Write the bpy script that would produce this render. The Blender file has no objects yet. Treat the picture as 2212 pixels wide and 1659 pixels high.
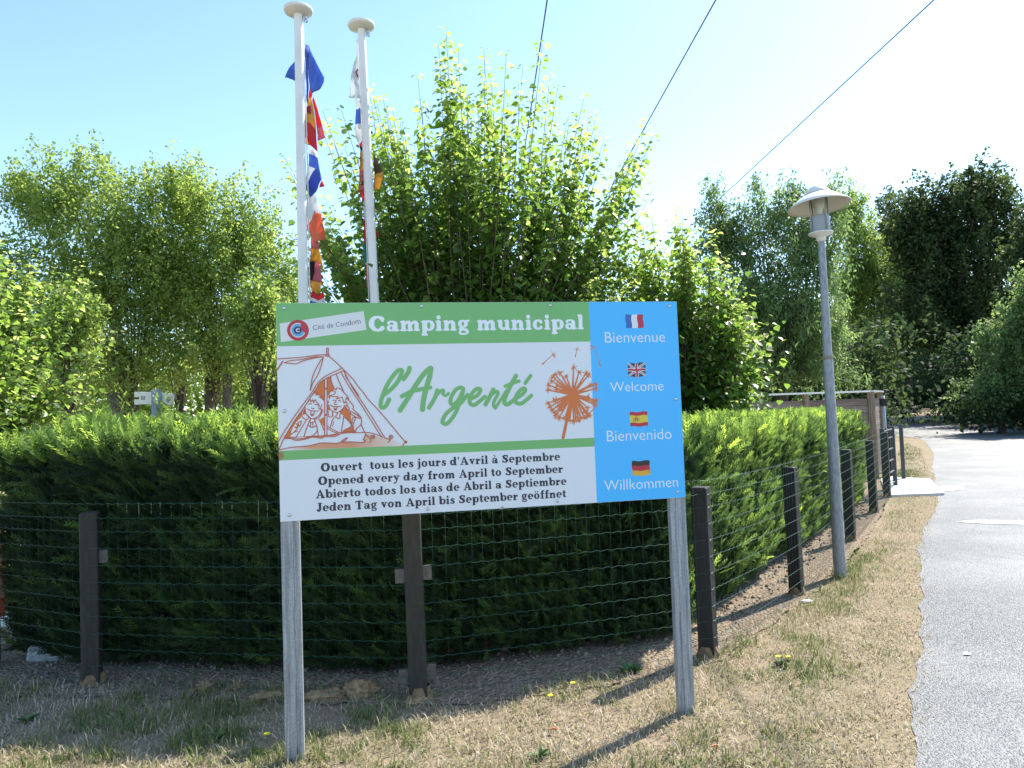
import bpy, bmesh, math, random
import numpy as np
from mathutils import Vector, Matrix, Quaternion, noise as mnoise
S = bpy.context.scene
C = S.collection
R = math.radians
# ---------------------------------------------------------------- camera, sky, sun, exposure
CAM_Z = 1.509; FPX = 2331.0/1.47559; PITCH = .0464; ROLL = .0358
_F = Vector((0, math.cos(PITCH), math.sin(PITCH))); _U0 = Vector((0, -math.sin(PITCH), math.cos(PITCH))); _X = Vector((1, 0, 0))
_R = _X*math.cos(ROLL) - _U0*math.sin(ROLL); _U = _U0*math.cos(ROLL) + _X*math.sin(ROLL)
cd = bpy.data.cameras.new('camera'); cam = bpy.data.objects.new('camera', cd); C.objects.link(cam)
cd.sensor_width = 36; cd.lens = 36*FPX/2212; cd.clip_end = 1500; cd.clip_start = .05
m = Matrix((_R, _U, -_F)).transposed().to_4x4(); m.translation = (0, 0, CAM_Z); cam.matrix_world = m
S.camera = cam
SUN_EL = R(46.5); SUN_AZ = R(48.8)
sun_dir = Vector((math.sin(SUN_AZ)*math.cos(SUN_EL), math.cos(SUN_AZ)*math.cos(SUN_EL), math.sin(SUN_EL)))
w = bpy.data.worlds.new('World'); S.world = w; w.use_nodes = True
nt = w.node_tree; sky = nt.nodes.new('ShaderNodeTexSky'); sky.sky_type = 'NISHITA'; sky.sun_disc = False
sky.sun_elevation = SUN_EL; sky.sun_rotation = SUN_AZ; sky.air_density = 1.0; sky.dust_density = .35; sky.ozone_density = 1.0; sky.altitude = 100
hs_ = nt.nodes.new('ShaderNodeMix'); hs_.data_type = 'RGBA'; hs_.blend_type = 'MULTIPLY'; hs_.inputs[0].default_value = 1; hs_.inputs[7].default_value = (.90, .985, 1.04, 1)
nt.links.new(sky.outputs[0], hs_.inputs[6]); nt.links.new(hs_.outputs[2], nt.nodes['Background'].inputs[0]); nt.nodes['Background'].inputs[1].default_value = .15
sl = bpy.data.lights.new('sun', 'SUN'); sl.energy = 4.6; sl.angle = R(.5); sl.color = (1, .95, .86)
so = bpy.data.objects.new('sun', sl); C.objects.link(so); so.rotation_euler = sun_dir.to_track_quat('Z', 'Y').to_euler()
S.view_settings.view_transform = 'Standard'; S.view_settings.look = 'None'; S.view_settings.exposure = 1.2; S.view_settings.gamma = 1
S.render.engine = 'CYCLES'
S.cycles.max_bounces = 8; S.cycles.transparent_max_bounces = 8; S.cycles.transmission_bounces = 6

def at(u, v, Y):
    d = _F + _R*((u-1106)/FPX) - _U*((v-829.5)/FPX)
    return Vector((0, 0, CAM_Z)) + d*(Y/d.y)
def ground(u, v, z=0):
    d = _F + _R*((u-1106)/FPX) - _U*((v-829.5)/FPX)
    return Vector((0, 0, CAM_Z)) + d*((z-CAM_Z)/d.z)
# ---------------------------------------------------------------- materials
def mat(name, col=(.5, .5, .5), rough=.6, metal=0, spec=.5):
    mt = bpy.data.materials.new(name); mt.use_nodes = True; b = mt.node_tree.nodes['Principled BSDF']
    b.inputs['Base Color'].default_value = (*col, 1); b.inputs['Roughness'].default_value = rough
    b.inputs['Metallic'].default_value = metal; b.inputs['Specular IOR Level'].default_value = spec
    return mt
class NT:
    def __init__(s, mt): s.t = mt.node_tree; s.b = s.t.nodes.get('Principled BSDF')
    def n(s, typ, **k):
        x = s.t.nodes.new('ShaderNode'+typ)
        for a, v in k.items():
            if a.startswith('i_'): x.inputs[a[2:].replace('_', ' ')].default_value = v
            else: setattr(x, a, v)
        return x
    def l(s, a, b): s.t.links.new(a, b)
    def coord(s, scale=(1, 1, 1), kind='Object'):
        c = s.n('TexCoord'); mp = s.n('Mapping'); mp.inputs['Scale'].default_value = scale; s.l(c.outputs[kind], mp.inputs[0]); return mp.outputs[0]
    def noise(s, vec, scale, detail=4, rough=.55):
        x = s.n('TexNoise'); x.inputs['Scale'].default_value = scale; x.inputs['Detail'].default_value = detail; x.inputs['Roughness'].default_value = rough
        s.l(vec, x.inputs['Vector']); return x.outputs['Fac']
    def ramp(s, fac, stops):
        r = s.n('ValToRGB'); e = r.color_ramp.elements
        while len(e) < len(stops): e.new(.5)
        for i, (p, c) in enumerate(stops): e[i].position = p; e[i].color = (*c, 1) if len(c) == 3 else c
        s.l(fac, r.inputs[0]); return r.outputs[0]
    def mix(s, fac, a, b, blend='MIX'):
        x = s.n('Mix', data_type='RGBA', blend_type=blend)
        if hasattr(fac, 'is_linked'): s.l(fac, x.inputs[0])
        else: x.inputs[0].default_value = fac
        for q, k in ((a, 6), (b, 7)):
            if hasattr(q, 'is_linked'): s.l(q, x.inputs[k])
            else: x.inputs[k].default_value = (*q, 1)
        return x.outputs[2]
    def base(s, c): s.l(c, s.b.inputs['Base Color'])
    def bump(s, h, strength=.3, dist=.01):
        x = s.n('Bump'); x.inputs['Strength'].default_value = strength; x.inputs['Distance'].default_value = dist
        s.l(h, x.inputs['Height']); s.l(x.outputs[0], s.b.inputs['Normal'])
def noisy(name, c1, c2, scale=20, rough=.7, stretch=(1, 1, 1), bump=.15, metal=0, dist=.004, lo=.35, hi=.65, spec=.4, kind='Object'):
    mt = mat(name, c1, rough, metal, spec); t = NT(mt); v = t.coord(stretch, kind); f = t.noise(v, scale)
    t.base(t.ramp(f, [(lo, c1), (hi, c2)]))
    if bump: t.bump(f, bump, dist)
    return mt
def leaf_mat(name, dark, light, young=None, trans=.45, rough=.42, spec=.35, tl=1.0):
    """two sided leaf: diffuse and gloss, and light passing through; per-leaf tint attribute varies the pigment and carries some painted light and shade"""
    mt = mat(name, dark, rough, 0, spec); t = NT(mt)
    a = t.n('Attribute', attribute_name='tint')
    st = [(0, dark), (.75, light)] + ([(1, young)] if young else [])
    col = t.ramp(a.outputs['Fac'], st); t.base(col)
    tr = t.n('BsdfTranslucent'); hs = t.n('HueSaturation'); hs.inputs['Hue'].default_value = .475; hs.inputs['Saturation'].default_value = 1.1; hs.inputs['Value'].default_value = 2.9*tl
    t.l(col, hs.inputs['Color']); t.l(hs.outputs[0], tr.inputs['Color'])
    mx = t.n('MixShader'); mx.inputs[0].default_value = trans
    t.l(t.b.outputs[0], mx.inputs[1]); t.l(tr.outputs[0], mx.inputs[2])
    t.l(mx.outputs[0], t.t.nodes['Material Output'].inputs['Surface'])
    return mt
def cloth_mat(name, col, rough=.8):
    mt = mat(name, col, rough, 0, .2); t = NT(mt)
    v = t.coord((1, 1, 1)); f = t.noise(v, 14, 3)
    c = t.mix(f, tuple(x*.85 for x in col), tuple(min(1, x*1.1) for x in col)); t.base(c)
    tr = t.n('BsdfTranslucent'); t.l(c, tr.inputs['Color'])
    mx = t.n('MixShader'); mx.inputs[0].default_value = .5
    t.l(t.b.outputs[0], mx.inputs[1]); t.l(tr.outputs[0], mx.inputs[2]); t.l(mx.outputs[0], t.t.nodes['Material Output'].inputs['Surface'])
    return mt
# ---------------------------------------------------------------- mesh helpers
class MB:
    def __init__(s): s.v = []; s.f = []; s.mi = []; s.m = 0
    def add(s, vs, fs):
        o = len(s.v); s.v += [tuple(x) for x in vs]; s.f += [tuple(o+i for i in f) for f in fs]; s.mi += [s.m]*len(fs); return s
    def box(s, c, d, M=None, ch=0):
        x, y, z = (q/2 for q in d)
        if ch:
            k = ch; ring = [(-x+k, -y), (x-k, -y), (x, -y+k), (x, y-k), (x-k, y), (-x+k, y), (-x, y-k), (-x, -y+k)]
            ins = [(a*(1-k/x), b*(1-k/y)) for a, b in ring]
            vs = [(a, b, -z) for a, b in ins]+[(a, b, -z+k) for a, b in ring]+[(a, b, z-k) for a, b in ring]+[(a, b, z) for a, b in ins]
            fs = [tuple(range(7, -1, -1)), tuple(range(24, 32))]
            for L in range(3): fs += [(L*8+i, L*8+(i+1) % 8, L*8+8+(i+1) % 8, L*8+8+i) for i in range(8)]
        else:
            vs = [(-x, -y, -z), (x, -y, -z), (x, y, -z), (-x, y, -z), (-x, -y, z), (x, -y, z), (x, y, z), (-x, y, z)]
            fs = [(3, 2, 1, 0), (4, 5, 6, 7), (0, 1, 5, 4), (1, 2, 6, 5), (2, 3, 7, 6), (3, 0, 4, 7)]
        c = Vector(c)
        return s.add([(M @ Vector(q) if M else Vector(q)) + c for q in vs], fs)
    def prism(s, poly, z0, z1):
        n = len(poly)
        return s.add([(a, b, z0) for a, b in poly]+[(a, b, z1) for a, b in poly],
                     [tuple(range(n-1, -1, -1)), tuple(range(n, 2*n))]+[(i, (i+1) % n, n+(i+1) % n, n+i) for i in range(n)])
    def lathe(s, prof, n=24, c=(0, 0, 0), M=None):
        c = Vector(c); vs = []
        for r, z in prof:
            for i in range(n):
                a = 2*math.pi*i/n; q = Vector((r*math.cos(a), r*math.sin(a), z)); vs.append((M @ q if M else q)+c)
        fs = [(k*n+i, k*n+(i+1) % n, (k+1)*n+(i+1) % n, (k+1)*n+i) for k in range(len(prof)-1) for i in range(n)]
        return s.add(vs, fs)
    def tube(s, pts, rad, n=6, cap=True):
        pts = [Vector(p) for p in pts]; k = len(pts)
        if not hasattr(rad, '__len__'): rad = [rad]*k
        vs = []; ref = Vector((0.31, .17, 1)).normalized()
        for i, p in enumerate(pts):
            t = (pts[min(i+1, k-1)]-pts[max(i-1, 0)]).normalized()
            if abs(t.dot(ref)) > .97: ref = Vector((1, .2, .1)).normalized()
            a = t.cross(ref).normalized(); b = t.cross(a)
            vs += [p+(a*math.cos(2*math.pi*j/n)+b*math.sin(2*math.pi*j/n))*rad[i] for j in range(n)]
        fs = [(i*n+j, i*n+(j+1) % n, (i+1)*n+(j+1) % n, (i+1)*n+j) for i in range(k-1) for j in range(n)]
        if cap: fs += [tuple(range(n-1, -1, -1)), tuple(range((k-1)*n, k*n))]
        return s.add(vs, fs)
    def build(s, name, mats=None, parent=None, smooth=False, loc=None):
        me = bpy.data.meshes.new(name); me.from_pydata(s.v, [], s.f)
        if mats is not None:
            for q in (mats if isinstance(mats, (list, tuple)) else [mats]): me.materials.append(q)
            if any(s.mi): me.polygons.foreach_set('material_index', s.mi)
        bm = bmesh.new(); bm.from_mesh(me); bmesh.ops.recalc_face_normals(bm, faces=bm.faces); bm.to_mesh(me); bm.free()
        if smooth: me.shade_smooth()
        return link(name, me, parent, loc)
def link(name, me, parent=None, loc=None):
    o = bpy.data.objects.new(name, me); C.objects.link(o)
    if parent: o.parent = parent
    if loc is not None: o.location = loc
    return o
def fastmesh(name, V, F, mt, parent=None, tint=None, smooth=False):
    """V (n,3) and F (m,k) numpy arrays -> one object; tint: value per vertex"""
    me = bpy.data.meshes.new(name); n = len(V); m, k = F.shape
    me.vertices.add(n); me.vertices.foreach_set('co', np.ascontiguousarray(V, dtype=np.float32).ravel())
    me.loops.add(m*k); me.loops.foreach_set('vertex_index', np.ascontiguousarray(F, dtype=np.int32).ravel())
    me.polygons.add(m); me.polygons.foreach_set('loop_start', np.arange(0, m*k, k, dtype=np.int32))
    try: me.polygons.foreach_set('loop_total', np.full(m, k, dtype=np.int32))
    except Exception: pass
    me.update(calc_edges=True)
    if tint is not None:
        a = me.attributes.new('tint', 'FLOAT', 'POINT'); a.data.foreach_set('value', np.ascontiguousarray(tint, dtype=np.float32))
    me.materials.append(mt)
    if smooth: me.shade_smooth()
    return link(name, me, parent)
def empty(name, loc=(0, 0, 0), rz=0):
    o = bpy.data.objects.new(name, None); C.objects.link(o); o.location = loc; o.rotation_euler = (0, 0, rz); o.empty_display_size = .1; return o
def tag(o, label=None, cat=None, group=None, kind=None):
    if label: o['label'] = label
    if cat: o['category'] = cat
    if group: o['group'] = group
    if kind: o['kind'] = kind
    return o
def rot_from(A, N):
    """orthonormal frames: x along A, z near N; returns X,Y,Z arrays"""
    X = A/np.linalg.norm(A, axis=1, keepdims=True)
    Y = np.cross(N, X); Y /= np.linalg.norm(Y, axis=1, keepdims=True)+1e-9
    return X, Y, np.cross(X, Y)
def scatter(P, A, N, size, tv, tf, wid=None):
    """copies of a small template (tv verts (k,3), tf faces) at P; returns V,F"""
    X, Y, Z = rot_from(A, N); n = len(P); tv = np.asarray(tv, float); k = len(tv); s = size[:, None, None]
    w_ = s if wid is None else wid[:, None, None]
    V = P[:, None, :]+X[:, None, :]*tv[None, :, 0:1]*s+Y[:, None, :]*tv[None, :, 1:2]*w_+Z[:, None, :]*tv[None, :, 2:3]*s
    tf = np.asarray(tf); F = (np.arange(n)[:, None, None]*k+tf[None]).reshape(-1, tf.shape[1])
    return V.reshape(-1, 3), F
rng = np.random.default_rng(7)
def unit(n):
    v = rng.normal(size=(n, 3)); return v/np.linalg.norm(v, axis=1, keepdims=True)
_perm = rng.random((64, 64))
def vnoise(x, y):
    xi = np.floor(x).astype(int); yi = np.floor(y).astype(int); fx = x-xi; fy = y-yi
    fx = fx*fx*(3-2*fx); fy = fy*fy*(3-2*fy); g = lambda a, b: _perm[a % 64, b % 64]
    return (g(xi, yi)*(1-fx)+g(xi+1, yi)*fx)*(1-fy)+(g(xi, yi+1)*(1-fx)+g(xi+1, yi+1)*fx)*fy
def fbm(x, y): return .5*vnoise(x, y)+.3*vnoise(x*2.1+9, y*2.1+3)+.2*vnoise(x*4.3+5, y*4.3+31)
HEART = ([(0, 0, 0), (.12, .34, .07), (.48, .42, .1), (1, 0, -.1), (.48, -.42, .1), (.12, -.34, .07)], [(0, 3, 2, 1), (0, 5, 4, 3)])
RHOMB = ([(0, 0, 0), (.45, .33, .04), (1, 0, 0), (.45, -.33, .04)], [(0, 1, 2, 3)])
# ================================================================ ground, road, verge
def terrain(x, y):
    d = max(0.0, min(1.0, (y-32)/48)); return 1.25*d*d*(3-2*d)
M_soil = mat('verge_soil', (.3, .22, .14), .95, 0, .1); t = NT(M_soil); v = t.coord()
n1 = t.noise(v, 1.1, 6); n2 = t.noise(v, 38, 6, .7); n3 = t.noise(v, 160, 3)
c = t.mix(t.ramp(n1, [(.42, (0, 0, 0)), (.62, (1, 1, 1))]), (.30, .235, .165), (.18, .18, .085))
c = t.mix(t.ramp(n2, [(.35, (0, 0, 0)), (.7, (1, 1, 1))]), c, (.36, .28, .185)); c = t.mix(t.ramp(n3, [(.35, (0, 0, 0)), (.7, (.6, .6, .6))]), c, (.20, .145, .095)); t.base(c); t.bump(n2, .8, .02)
xs = np.unique(np.concatenate([np.linspace(-420, -40, 12), np.linspace(-40, 60, 51), np.linspace(60, 480, 12)]))
ys = np.unique(np.concatenate([np.linspace(-60, 0, 8), np.linspace(0, 110, 56), np.linspace(110, 700, 14)]))
V = np.array([(x, y, terrain(x, y)) for y in ys for x in xs]); nx = len(xs)
F = np.array([(j*nx+i, j*nx+i+1, (j+1)*nx+i+1, (j+1)*nx+i) for j in range(len(ys)-1) for i in range(nx-1)])
tag(fastmesh('ground', V, F, M_soil), kind='structure')
# road: left edge polyline read off the place, right edge runs outside the picture
edge = [(-1.9, -4.0), (.55, 1.2), (1.57, 3.1), (2.85, 5.28), (4.3, 7.9), (6.55, 11.45), (9.76, 17.2), (13.6, 24), (17.6, 32.5), (18.6, 41), (15, 49), (4, 58), (-14, 66)]
ledge = [Vector(p) for p in edge]
def smooth_poly(pts, n):
    out = []
    for i in range(len(pts)-1):
        p0 = pts[max(i-1, 0)]; p1 = pts[i]; p2 = pts[i+1]; p3 = pts[min(i+2, len(pts)-1)]
        for k in range(n):
            s_ = k/n; out.append(.5*((2*p1)+(p2-p0)*s_+(2*p0-5*p1+4*p2-p3)*s_*s_+(3*p1-p0-3*p2+p3)*s_**3))
    return out+[pts[-1]]
ledge = smooth_poly(ledge, 10)
wdt = [5.6+1.5*min(1, max(0, (p.y-18)/8)) for p in ledge]
V = []; F = []
ledge = [q_ for a_, b_ in zip(ledge[:-1], ledge[1:]) for q_ in [a_.lerp(b_, k_/6) for k_ in range(6)]]+[ledge[-1]]
wdt = [5.6+1.5*min(1, max(0, (p.y-18)/8)) for p in ledge]
for i, p in enumerate(ledge):
    tg = (ledge[min(i+1, len(ledge)-1)]-ledge[max(i-1, 0)]).normalized(); nr = Vector((tg.y, -tg.x))
    jit = .010*mnoise.noise(Vector((p.x*11, p.y*11, 8)))+.035*mnoise.noise(Vector((p.x*3, p.y*3, 0)))+.05*mnoise.noise(Vector((p.x*.9, p.y*.9, 3)))
    for k, q in enumerate((0, .25, .5, .75, 1)):
        a = p+nr*(wdt[i]*q+(jit if k == 0 else 0)); V.append((a.x, a.y, terrain(a.x, a.y)+.006))
for i in range(len(ledge)-1):
    for k in range(4): F.append((i*5+k, i*5+k+1, (i+1)*5+k+1, (i+1)*5+k))
M_road = mat('asphalt', (.16, .16, .165), .5, 0, .55); t = NT(M_road); v = t.coord()
vo = t.n('TexVoronoi'); vo.inputs['Scale'].default_value = 95; t.l(v, vo.inputs['Vector'])
cc = t.ramp(vo.outputs['Color'], [(.15, (.045, .045, .05)), (.5, (.115, .115, .115)), (.85, (.28, .28, .272))])
dk = t.ramp(vo.outputs['Distance'], [(.35, (1, 1, 1)), (.75, (.25, .25, .25))]); cc = t.mix(1, cc, dk, 'MULTIPLY')
big = t.noise(v, .7, 5); cc = t.mix(t.ramp(big, [(.42, (0, 0, 0)), (.65, (.6, .6, .6))]), cc, (.22, .215, .205))
b3 = t.noise(t.coord((1, 1, 1)), 4.5, 6, .65); cc = t.mix(t.ramp(b3, [(.55, (0, 0, 0)), (.8, (.45, .45, .45))]), cc, (.05, .05, .052))
cr = t.n('TexVoronoi', feature='DISTANCE_TO_EDGE'); cr.inputs['Scale'].default_value = .33; wv = t.n('VectorMath', operation='MULTIPLY_ADD'); nz_ = t.n('TexNoise'); nz_.inputs['Scale'].default_value = 1.7; nz_.inputs['Detail'].default_value = 6; t.l(v, nz_.inputs['Vector'])
t.l(nz_.outputs['Color'], wv.inputs[0]); wv.inputs[1].default_value = (.9, .9, .9); t.l(v, wv.inputs[2]); t.l(wv.outputs[0], cr.inputs['Vector'])
cc = t.mix(t.ramp(cr.outputs['Distance'], [(.0, (.55, .55, .55)), (.006, (0, 0, 0))]), cc, (.035, .035, .035)); t.base(cc)
hh = t.ramp(vo.outputs['Distance'], [(0, (1, 1, 1)), (.6, (0, 0, 0))]); t.bump(hh, .9, .006)
tag(fastmesh('road', np.array(V), np.array(F), M_road, smooth=True), kind='structure')
# pale cement strip across the road
def sheet(name, pts, z, mt, seed=0, sub=6, amp=.03):
    q = []
    for i in range(len(pts)):
        a = Vector(pts[i]); b = Vector(pts[(i+1) % len(pts)])
        for k in range(sub):
            p = a.lerp(b, k/sub); nz = mnoise.noise_vector(Vector((p.x*6, p.y*6, seed))); n3_ = mnoise.noise_vector(Vector((p.x*29, p.y*29, seed))); q.append((p.x+nz.x*amp+n3_.x*amp*.35, p.y+nz.y*amp+n3_.y*amp*.35))
    bm = bmesh.new(); vs = [bm.verts.new((x, y, z+terrain(x, y))) for x, y in q]; bm.faces.new(vs); bmesh.ops.triangulate(bm, faces=bm.faces)
    me = bpy.data.meshes.new(name); bm.to_mesh(me); bm.free(); me.materials.append(mt)
    if me.polygons and me.polygons[0].normal.z < 0: me.flip_normals()
    return link(name, me)
M_cement = noisy('white_cement_patch', (.62, .60, .56), (.75, .73, .69), 25, .9, bump=.3)
g1 = [ground(u, v_) for u, v_ in ((2062, 1129), (2120, 1125), (2212, 1127), (2330, 1134), (2330, 1142), (2212, 1135), (2130, 1133))]
tag(sheet('pale_strip_across_road', [(p.x, p.y) for p in g1], .012, M_cement, 5, 6, .02), kind='structure')
g1 = [ground(u, v_) for u, v_ in ((2030, 1052), (2078, 1050), (2088, 1058), (2040, 1063))]
tag(sheet('pale_road_patch', [(p.x, p.y) for p in g1], .013, M_cement, 8, 6, .05), kind='structure')
# concrete slab leading to the gate
M_conc = noisy('gate_slab_concrete', (.50, .48, .44), (.62, .60, .56), 5, .9, bump=.2)
sb = MB(); sb.prism([(6.0, 11.95), (6.95, 11.95), (8.05, 14.3), (7.55, 15.0), (7.25, 14.6)], -.05, .045); o = sb.build('concrete_slab', M_conc); tag(o, kind='structure')
# bare gravelly soil strip under the hedge
M_gravel = mat('stony_soil', (.2, .16, .11), .95, 0, .15); t = NT(M_gravel); v = t.coord()
vo = t.n('TexVoronoi'); vo.inputs['Scale'].default_value = 42; t.l(v, vo.inputs['Vector'])
cc = t.ramp(vo.outputs['Color'], [(.1, (.12, .09, .06)), (.55, (.24, .185, .13)), (.95, (.46, .39, .30))]); n2 = t.noise(v, 7, 5)
t.base(t.mix(n2, cc, (.25, .19, .13))); t.bump(t.ramp(vo.outputs['Distance'], [(0, (1, 1, 1)), (.7, (0, 0, 0))]), 1, .015)
def bare_y(x):  # line between grass and bare strip
    return None
strip = [(-6, 4.35), (-2.6, 4.28), (-.9, 4.0), (-.3, 3.93), (.5, 4.15), (1.2, 4.5), (2.35, 5.95), (3.85, 8.2), (5.1, 10.3), (6.0, 11.9), (5.6, 14), (-1, 7.5), (-6, 6.5)]
tag(sheet('stony_soil_strip', strip, .007, M_gravel, 11, 70, .05), kind='structure')
def in_poly(x, y, poly):
    ins = np.zeros(len(x), bool); n = len(poly)
    for i in range(n):
        x1, y1 = poly[i]; x2, y2 = poly[(i+1) % n]
        if y1 == y2: continue
        c_ = ((y1 > y) != (y2 > y)) & (x < (x2-x1)*(y-y1)/(y2-y1)+x1); ins ^= c_
    return ins
# stones of the strip
M_stone = noisy('stones', (.12, .085, .06), (.28, .23, .18), 9, .9, bump=.3)
ICO = bmesh.new(); bmesh.ops.create_icosphere(ICO, subdivisions=1, radius=1); ico_v = np.array([v_.co[:] for v_ in ICO.verts]); ico_f = np.array([[q.index for q in f.verts] for f in ICO.faces]); ICO.free()
def stones(n, poly, lo, hi, zs=0):
    px = np.array(poly)[:, 0]; py = np.array(poly)[:, 1]
    x = rng.uniform(px.min(), px.max(), n*6); y = rng.uniform(py.min(), py.max(), n*6); k = in_poly(x, y, poly); x = x[k][:n]; y = y[k][:n]; n = len(x)
    s_ = lo+(hi-lo)*rng.random(n)**3; A = unit(n); V_, F_ = scatter(np.stack([x, y, np.full(n, zs)+s_*.3], 1), A, unit(n), s_, ico_v*np.array([1, .8, .6]), ico_f)
    return V_, F_
V_, F_ = stones(4200, [(-3.2, 4.5), (-.7, 4.12), (1.1, 4.6), (5.0, 10.3), (5.6, 11.6), (4.8, 12), (1.2, 5.7), (-.6, 4.9), (-3.3, 5.2)], .005, .022, .006)
tag(fastmesh('small_stones', V_, F_, M_stone), 'small loose stones and clods scattered on the bare strip under the hedge', 'stones', kind='stuff')

# ---- grass: dry straw with green patches
M_straw = mat('dry_grass', (.42, .33, .2), .7, 0, .3); t = NT(M_straw); a = t.n('Attribute', attribute_name='tint')
col = t.ramp(a.outputs['Fac'], [(0, (.09, .15, .03)), (.22, (.18, .235, .06)), (.42, (.33, .29, .15)), (.65, (.46, .37, .245)), (1, (.68, .58, .44))]); t.base(col)
tr = t.n('BsdfTranslucent'); t.l(col, tr.inputs[0]); mx = t.n('MixShader'); mx.inputs[0].default_value = .35
t.l(t.b.outputs[0], mx.inputs[1]); t.l(tr.outputs[0], mx.inputs[2]); t.l(mx.outputs[0], t.t.nodes['Material Output'].inputs['Surface'])
verge = [(-6.5, 4.45), (-2.6, 4.45), (-.95, 4.15), (-.3, 4.0), (.5, 4.22), (1.2, 4.55), (2.4, 5.95), (3.95, 8.2), (5.2, 10.2), (6.1, 11.8), (6.9, 12.0), (6.5, 11.3), (4.32, 7.85), (2.90, 5.28), (1.96, 3.60), (1.50, 2.92), (.95, 1.9), (-6.5, 1.9)]
verge2 = [(7.9, 15.2), (9.6, 18.2), (11.5, 22), (15, 28), (13.3, 24), (9.7, 17.3), (8.2, 14.5)]
def blades(n, poly, hmin, hmax, wid, ydens=True):
    px = np.array(poly)[:, 0]; py = np.array(poly)[:, 1]; x = rng.uniform(px.min(), px.max(), n*5); y = py.min()+(py.max()-py.min())*(rng.random(n*5)**(1.5 if ydens else 1)); k = in_poly(x, y, poly)
    x = x[k][:n]; y = y[k][:n]; n = len(x)
    x = x+rng.normal(size=n)*.05; y = y+np.abs(rng.normal(size=n))*.07; g = fbm(x*1.15+3, y*1.15+7); g2 = fbm(x*5, y*5); dry_edge = np.clip((np.abs(y-np.interp(x, [p[0] for p in edge[:9]], [p[1] for p in edge[:9]]))-.12)/.9, 0, 1)
    green = np.clip((g-.30)*3.6, 0, 1)*dry_edge*(.35+.65*rng.random(n))*np.clip((g2-.3)*3, 0, 1)
    keep = rng.random(n) < .35+.65*np.clip((g2-.22)*4, 0, 1)
    x, y, g, g2, green, dry_edge = (q[keep] for q in (x, y, g, g2, green, dry_edge)); n = len(x)
    tint = np.clip(.72+.46*rng.normal(size=n)*.5-.85*green, 0, 1)
    h = (hmin+(hmax-hmin)*rng.random(n)**2)*(.62+.65*green+.35*g2)*(.72+.28*dry_edge)
    lean = rng.uniform(.25, 1.6, n)*(1-.5*green); az = rng.uniform(0, 6.283, n)
    D = np.stack([np.cos(az)*lean, np.sin(az)*lean, np.full(n, .75)], 1); D /= np.linalg.norm(D, axis=1, keepdims=True)
    S_ = np.stack([-np.sin(az+rng.normal(size=n)*.6), np.cos(az+rng.normal(size=n)*.6), np.zeros(n)], 1)*(wid*rng.uniform(.6, 1.4, n))[:, None]
    B = np.stack([x, y, np.full(n, .0)], 1); T = B+D*h[:, None]; Mid = B+D*(h*.55)[:, None]+np.array([0, 0, 1])*(h*.12)[:, None]; T[:, 2] = np.maximum(T[:, 2]-h*.15*lean, .006)
    V = np.stack([B-S_, B+S_, Mid+S_*.8, Mid-S_*.8, T], 1).reshape(-1, 3)
    i = np.arange(n)[:, None]*5
    F = np.concatenate([np.stack([i[:, 0], i[:, 0]+1, i[:, 0]+2], 1), np.stack([i[:, 0], i[:, 0]+2, i[:, 0]+3], 1), np.stack([i[:, 0]+3, i[:, 0]+2, i[:, 0]+4], 1)])
    return V, F, np.repeat(tint, 5)
V_, F_, T_ = blades(215000, verge, .014, .082, .0022)
tag(fastmesh('grass', V_, F_, M_straw, tint=T_), 'short parched straw coloured grass with green patches on the verge', 'grass', kind='stuff')
V_, F_, T_ = blades(22000, verge2, .04, .09, .006)
tag(fastmesh('grass', V_, F_, M_straw, tint=T_), 'parched grass on the verge beyond the concrete slab', 'grass', kind='stuff')
# ================================================================ information sign
SW, SH, SZ = 1.972, 1.0, 1.076
def homog(src, dst):
    A = []
    for (x, y), (X, Y) in zip(src, dst): A += [[x, y, 1, 0, 0, 0, -X*x, -X*y], [0, 0, 0, x, y, 1, -Y*x, -Y*y]]
    h = np.linalg.solve(np.array(A, float), np.array(dst, float).ravel()); return np.append(h, 1).reshape(3, 3)
HM = homog([(876.5, 960.9), (892.5, 1667), (2154.8, 967.9), (2184, 1580.4)], [(0, SH), (0, 0), (SW, SH), (SW, 0)])
def sg(x, y):                     # a point of the reference artwork -> place on the panel (metres)
    q = HM @ np.array([x, y, 1.0]); return (q[0]/q[2], q[1]/q[2])
def zf(x0, y0, k): return lambda x, y: sg(x0+x*k, y0+y*k)
z1 = zf(860, 940, 700/2212); z2 = zf(1160, 1080, 1040/2212); z3 = zf(1860, 940, 360/878); z4 = zf(860, 1360, 1200/2212)
z8 = zf(870, 1060, 450/1965); z9 = zf(1700, 1080, 260/1269)
SIGN = empty('information_sign', (-1.0746, 3.3486, 0), .198)
tag(SIGN, 'large white, green and blue campsite welcome board on two grey metal legs in the grass', 'sign')
def gloss(name, col, rough=.34):
    mt = mat(name, col, rough, 0, .5); t = NT(mt); v = t.coord((1, 1, 1)); f = t.noise(v, 3, 5); f2 = t.noise(v, 400, 2)
    t.base(t.mix(f, tuple(x*.94 for x in col), col)); t.bump(t.noise(t.coord((1, 1, 14)), 5, 3), .05, .003); return mt
P_white = gloss('print_white', (.74, .76, .78)); P_green = gloss('print_green', (.18, .46, .145)); P_blue = gloss('print_blue', (.065, .50, .94))
P_ink = gloss('print_black', (.022, .022, .045)); P_orange = gloss('print_orange', (.66, .17, .04)); P_line = gloss('print_red_line', (.50, .10, .05))
P_red = gloss('print_red', (.50, .02, .04)); P_navy = gloss('print_navy', (.02, .03, .13)); P_lblue = gloss('print_light_blue', (.12, .38, .62))
P_label = gloss('print_label', (.70, .72, .70)); P_grey = gloss('print_grey_lettering', (.10, .13, .22)); P_yellow = gloss('print_yellow', (.75, .55, .05))
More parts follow.
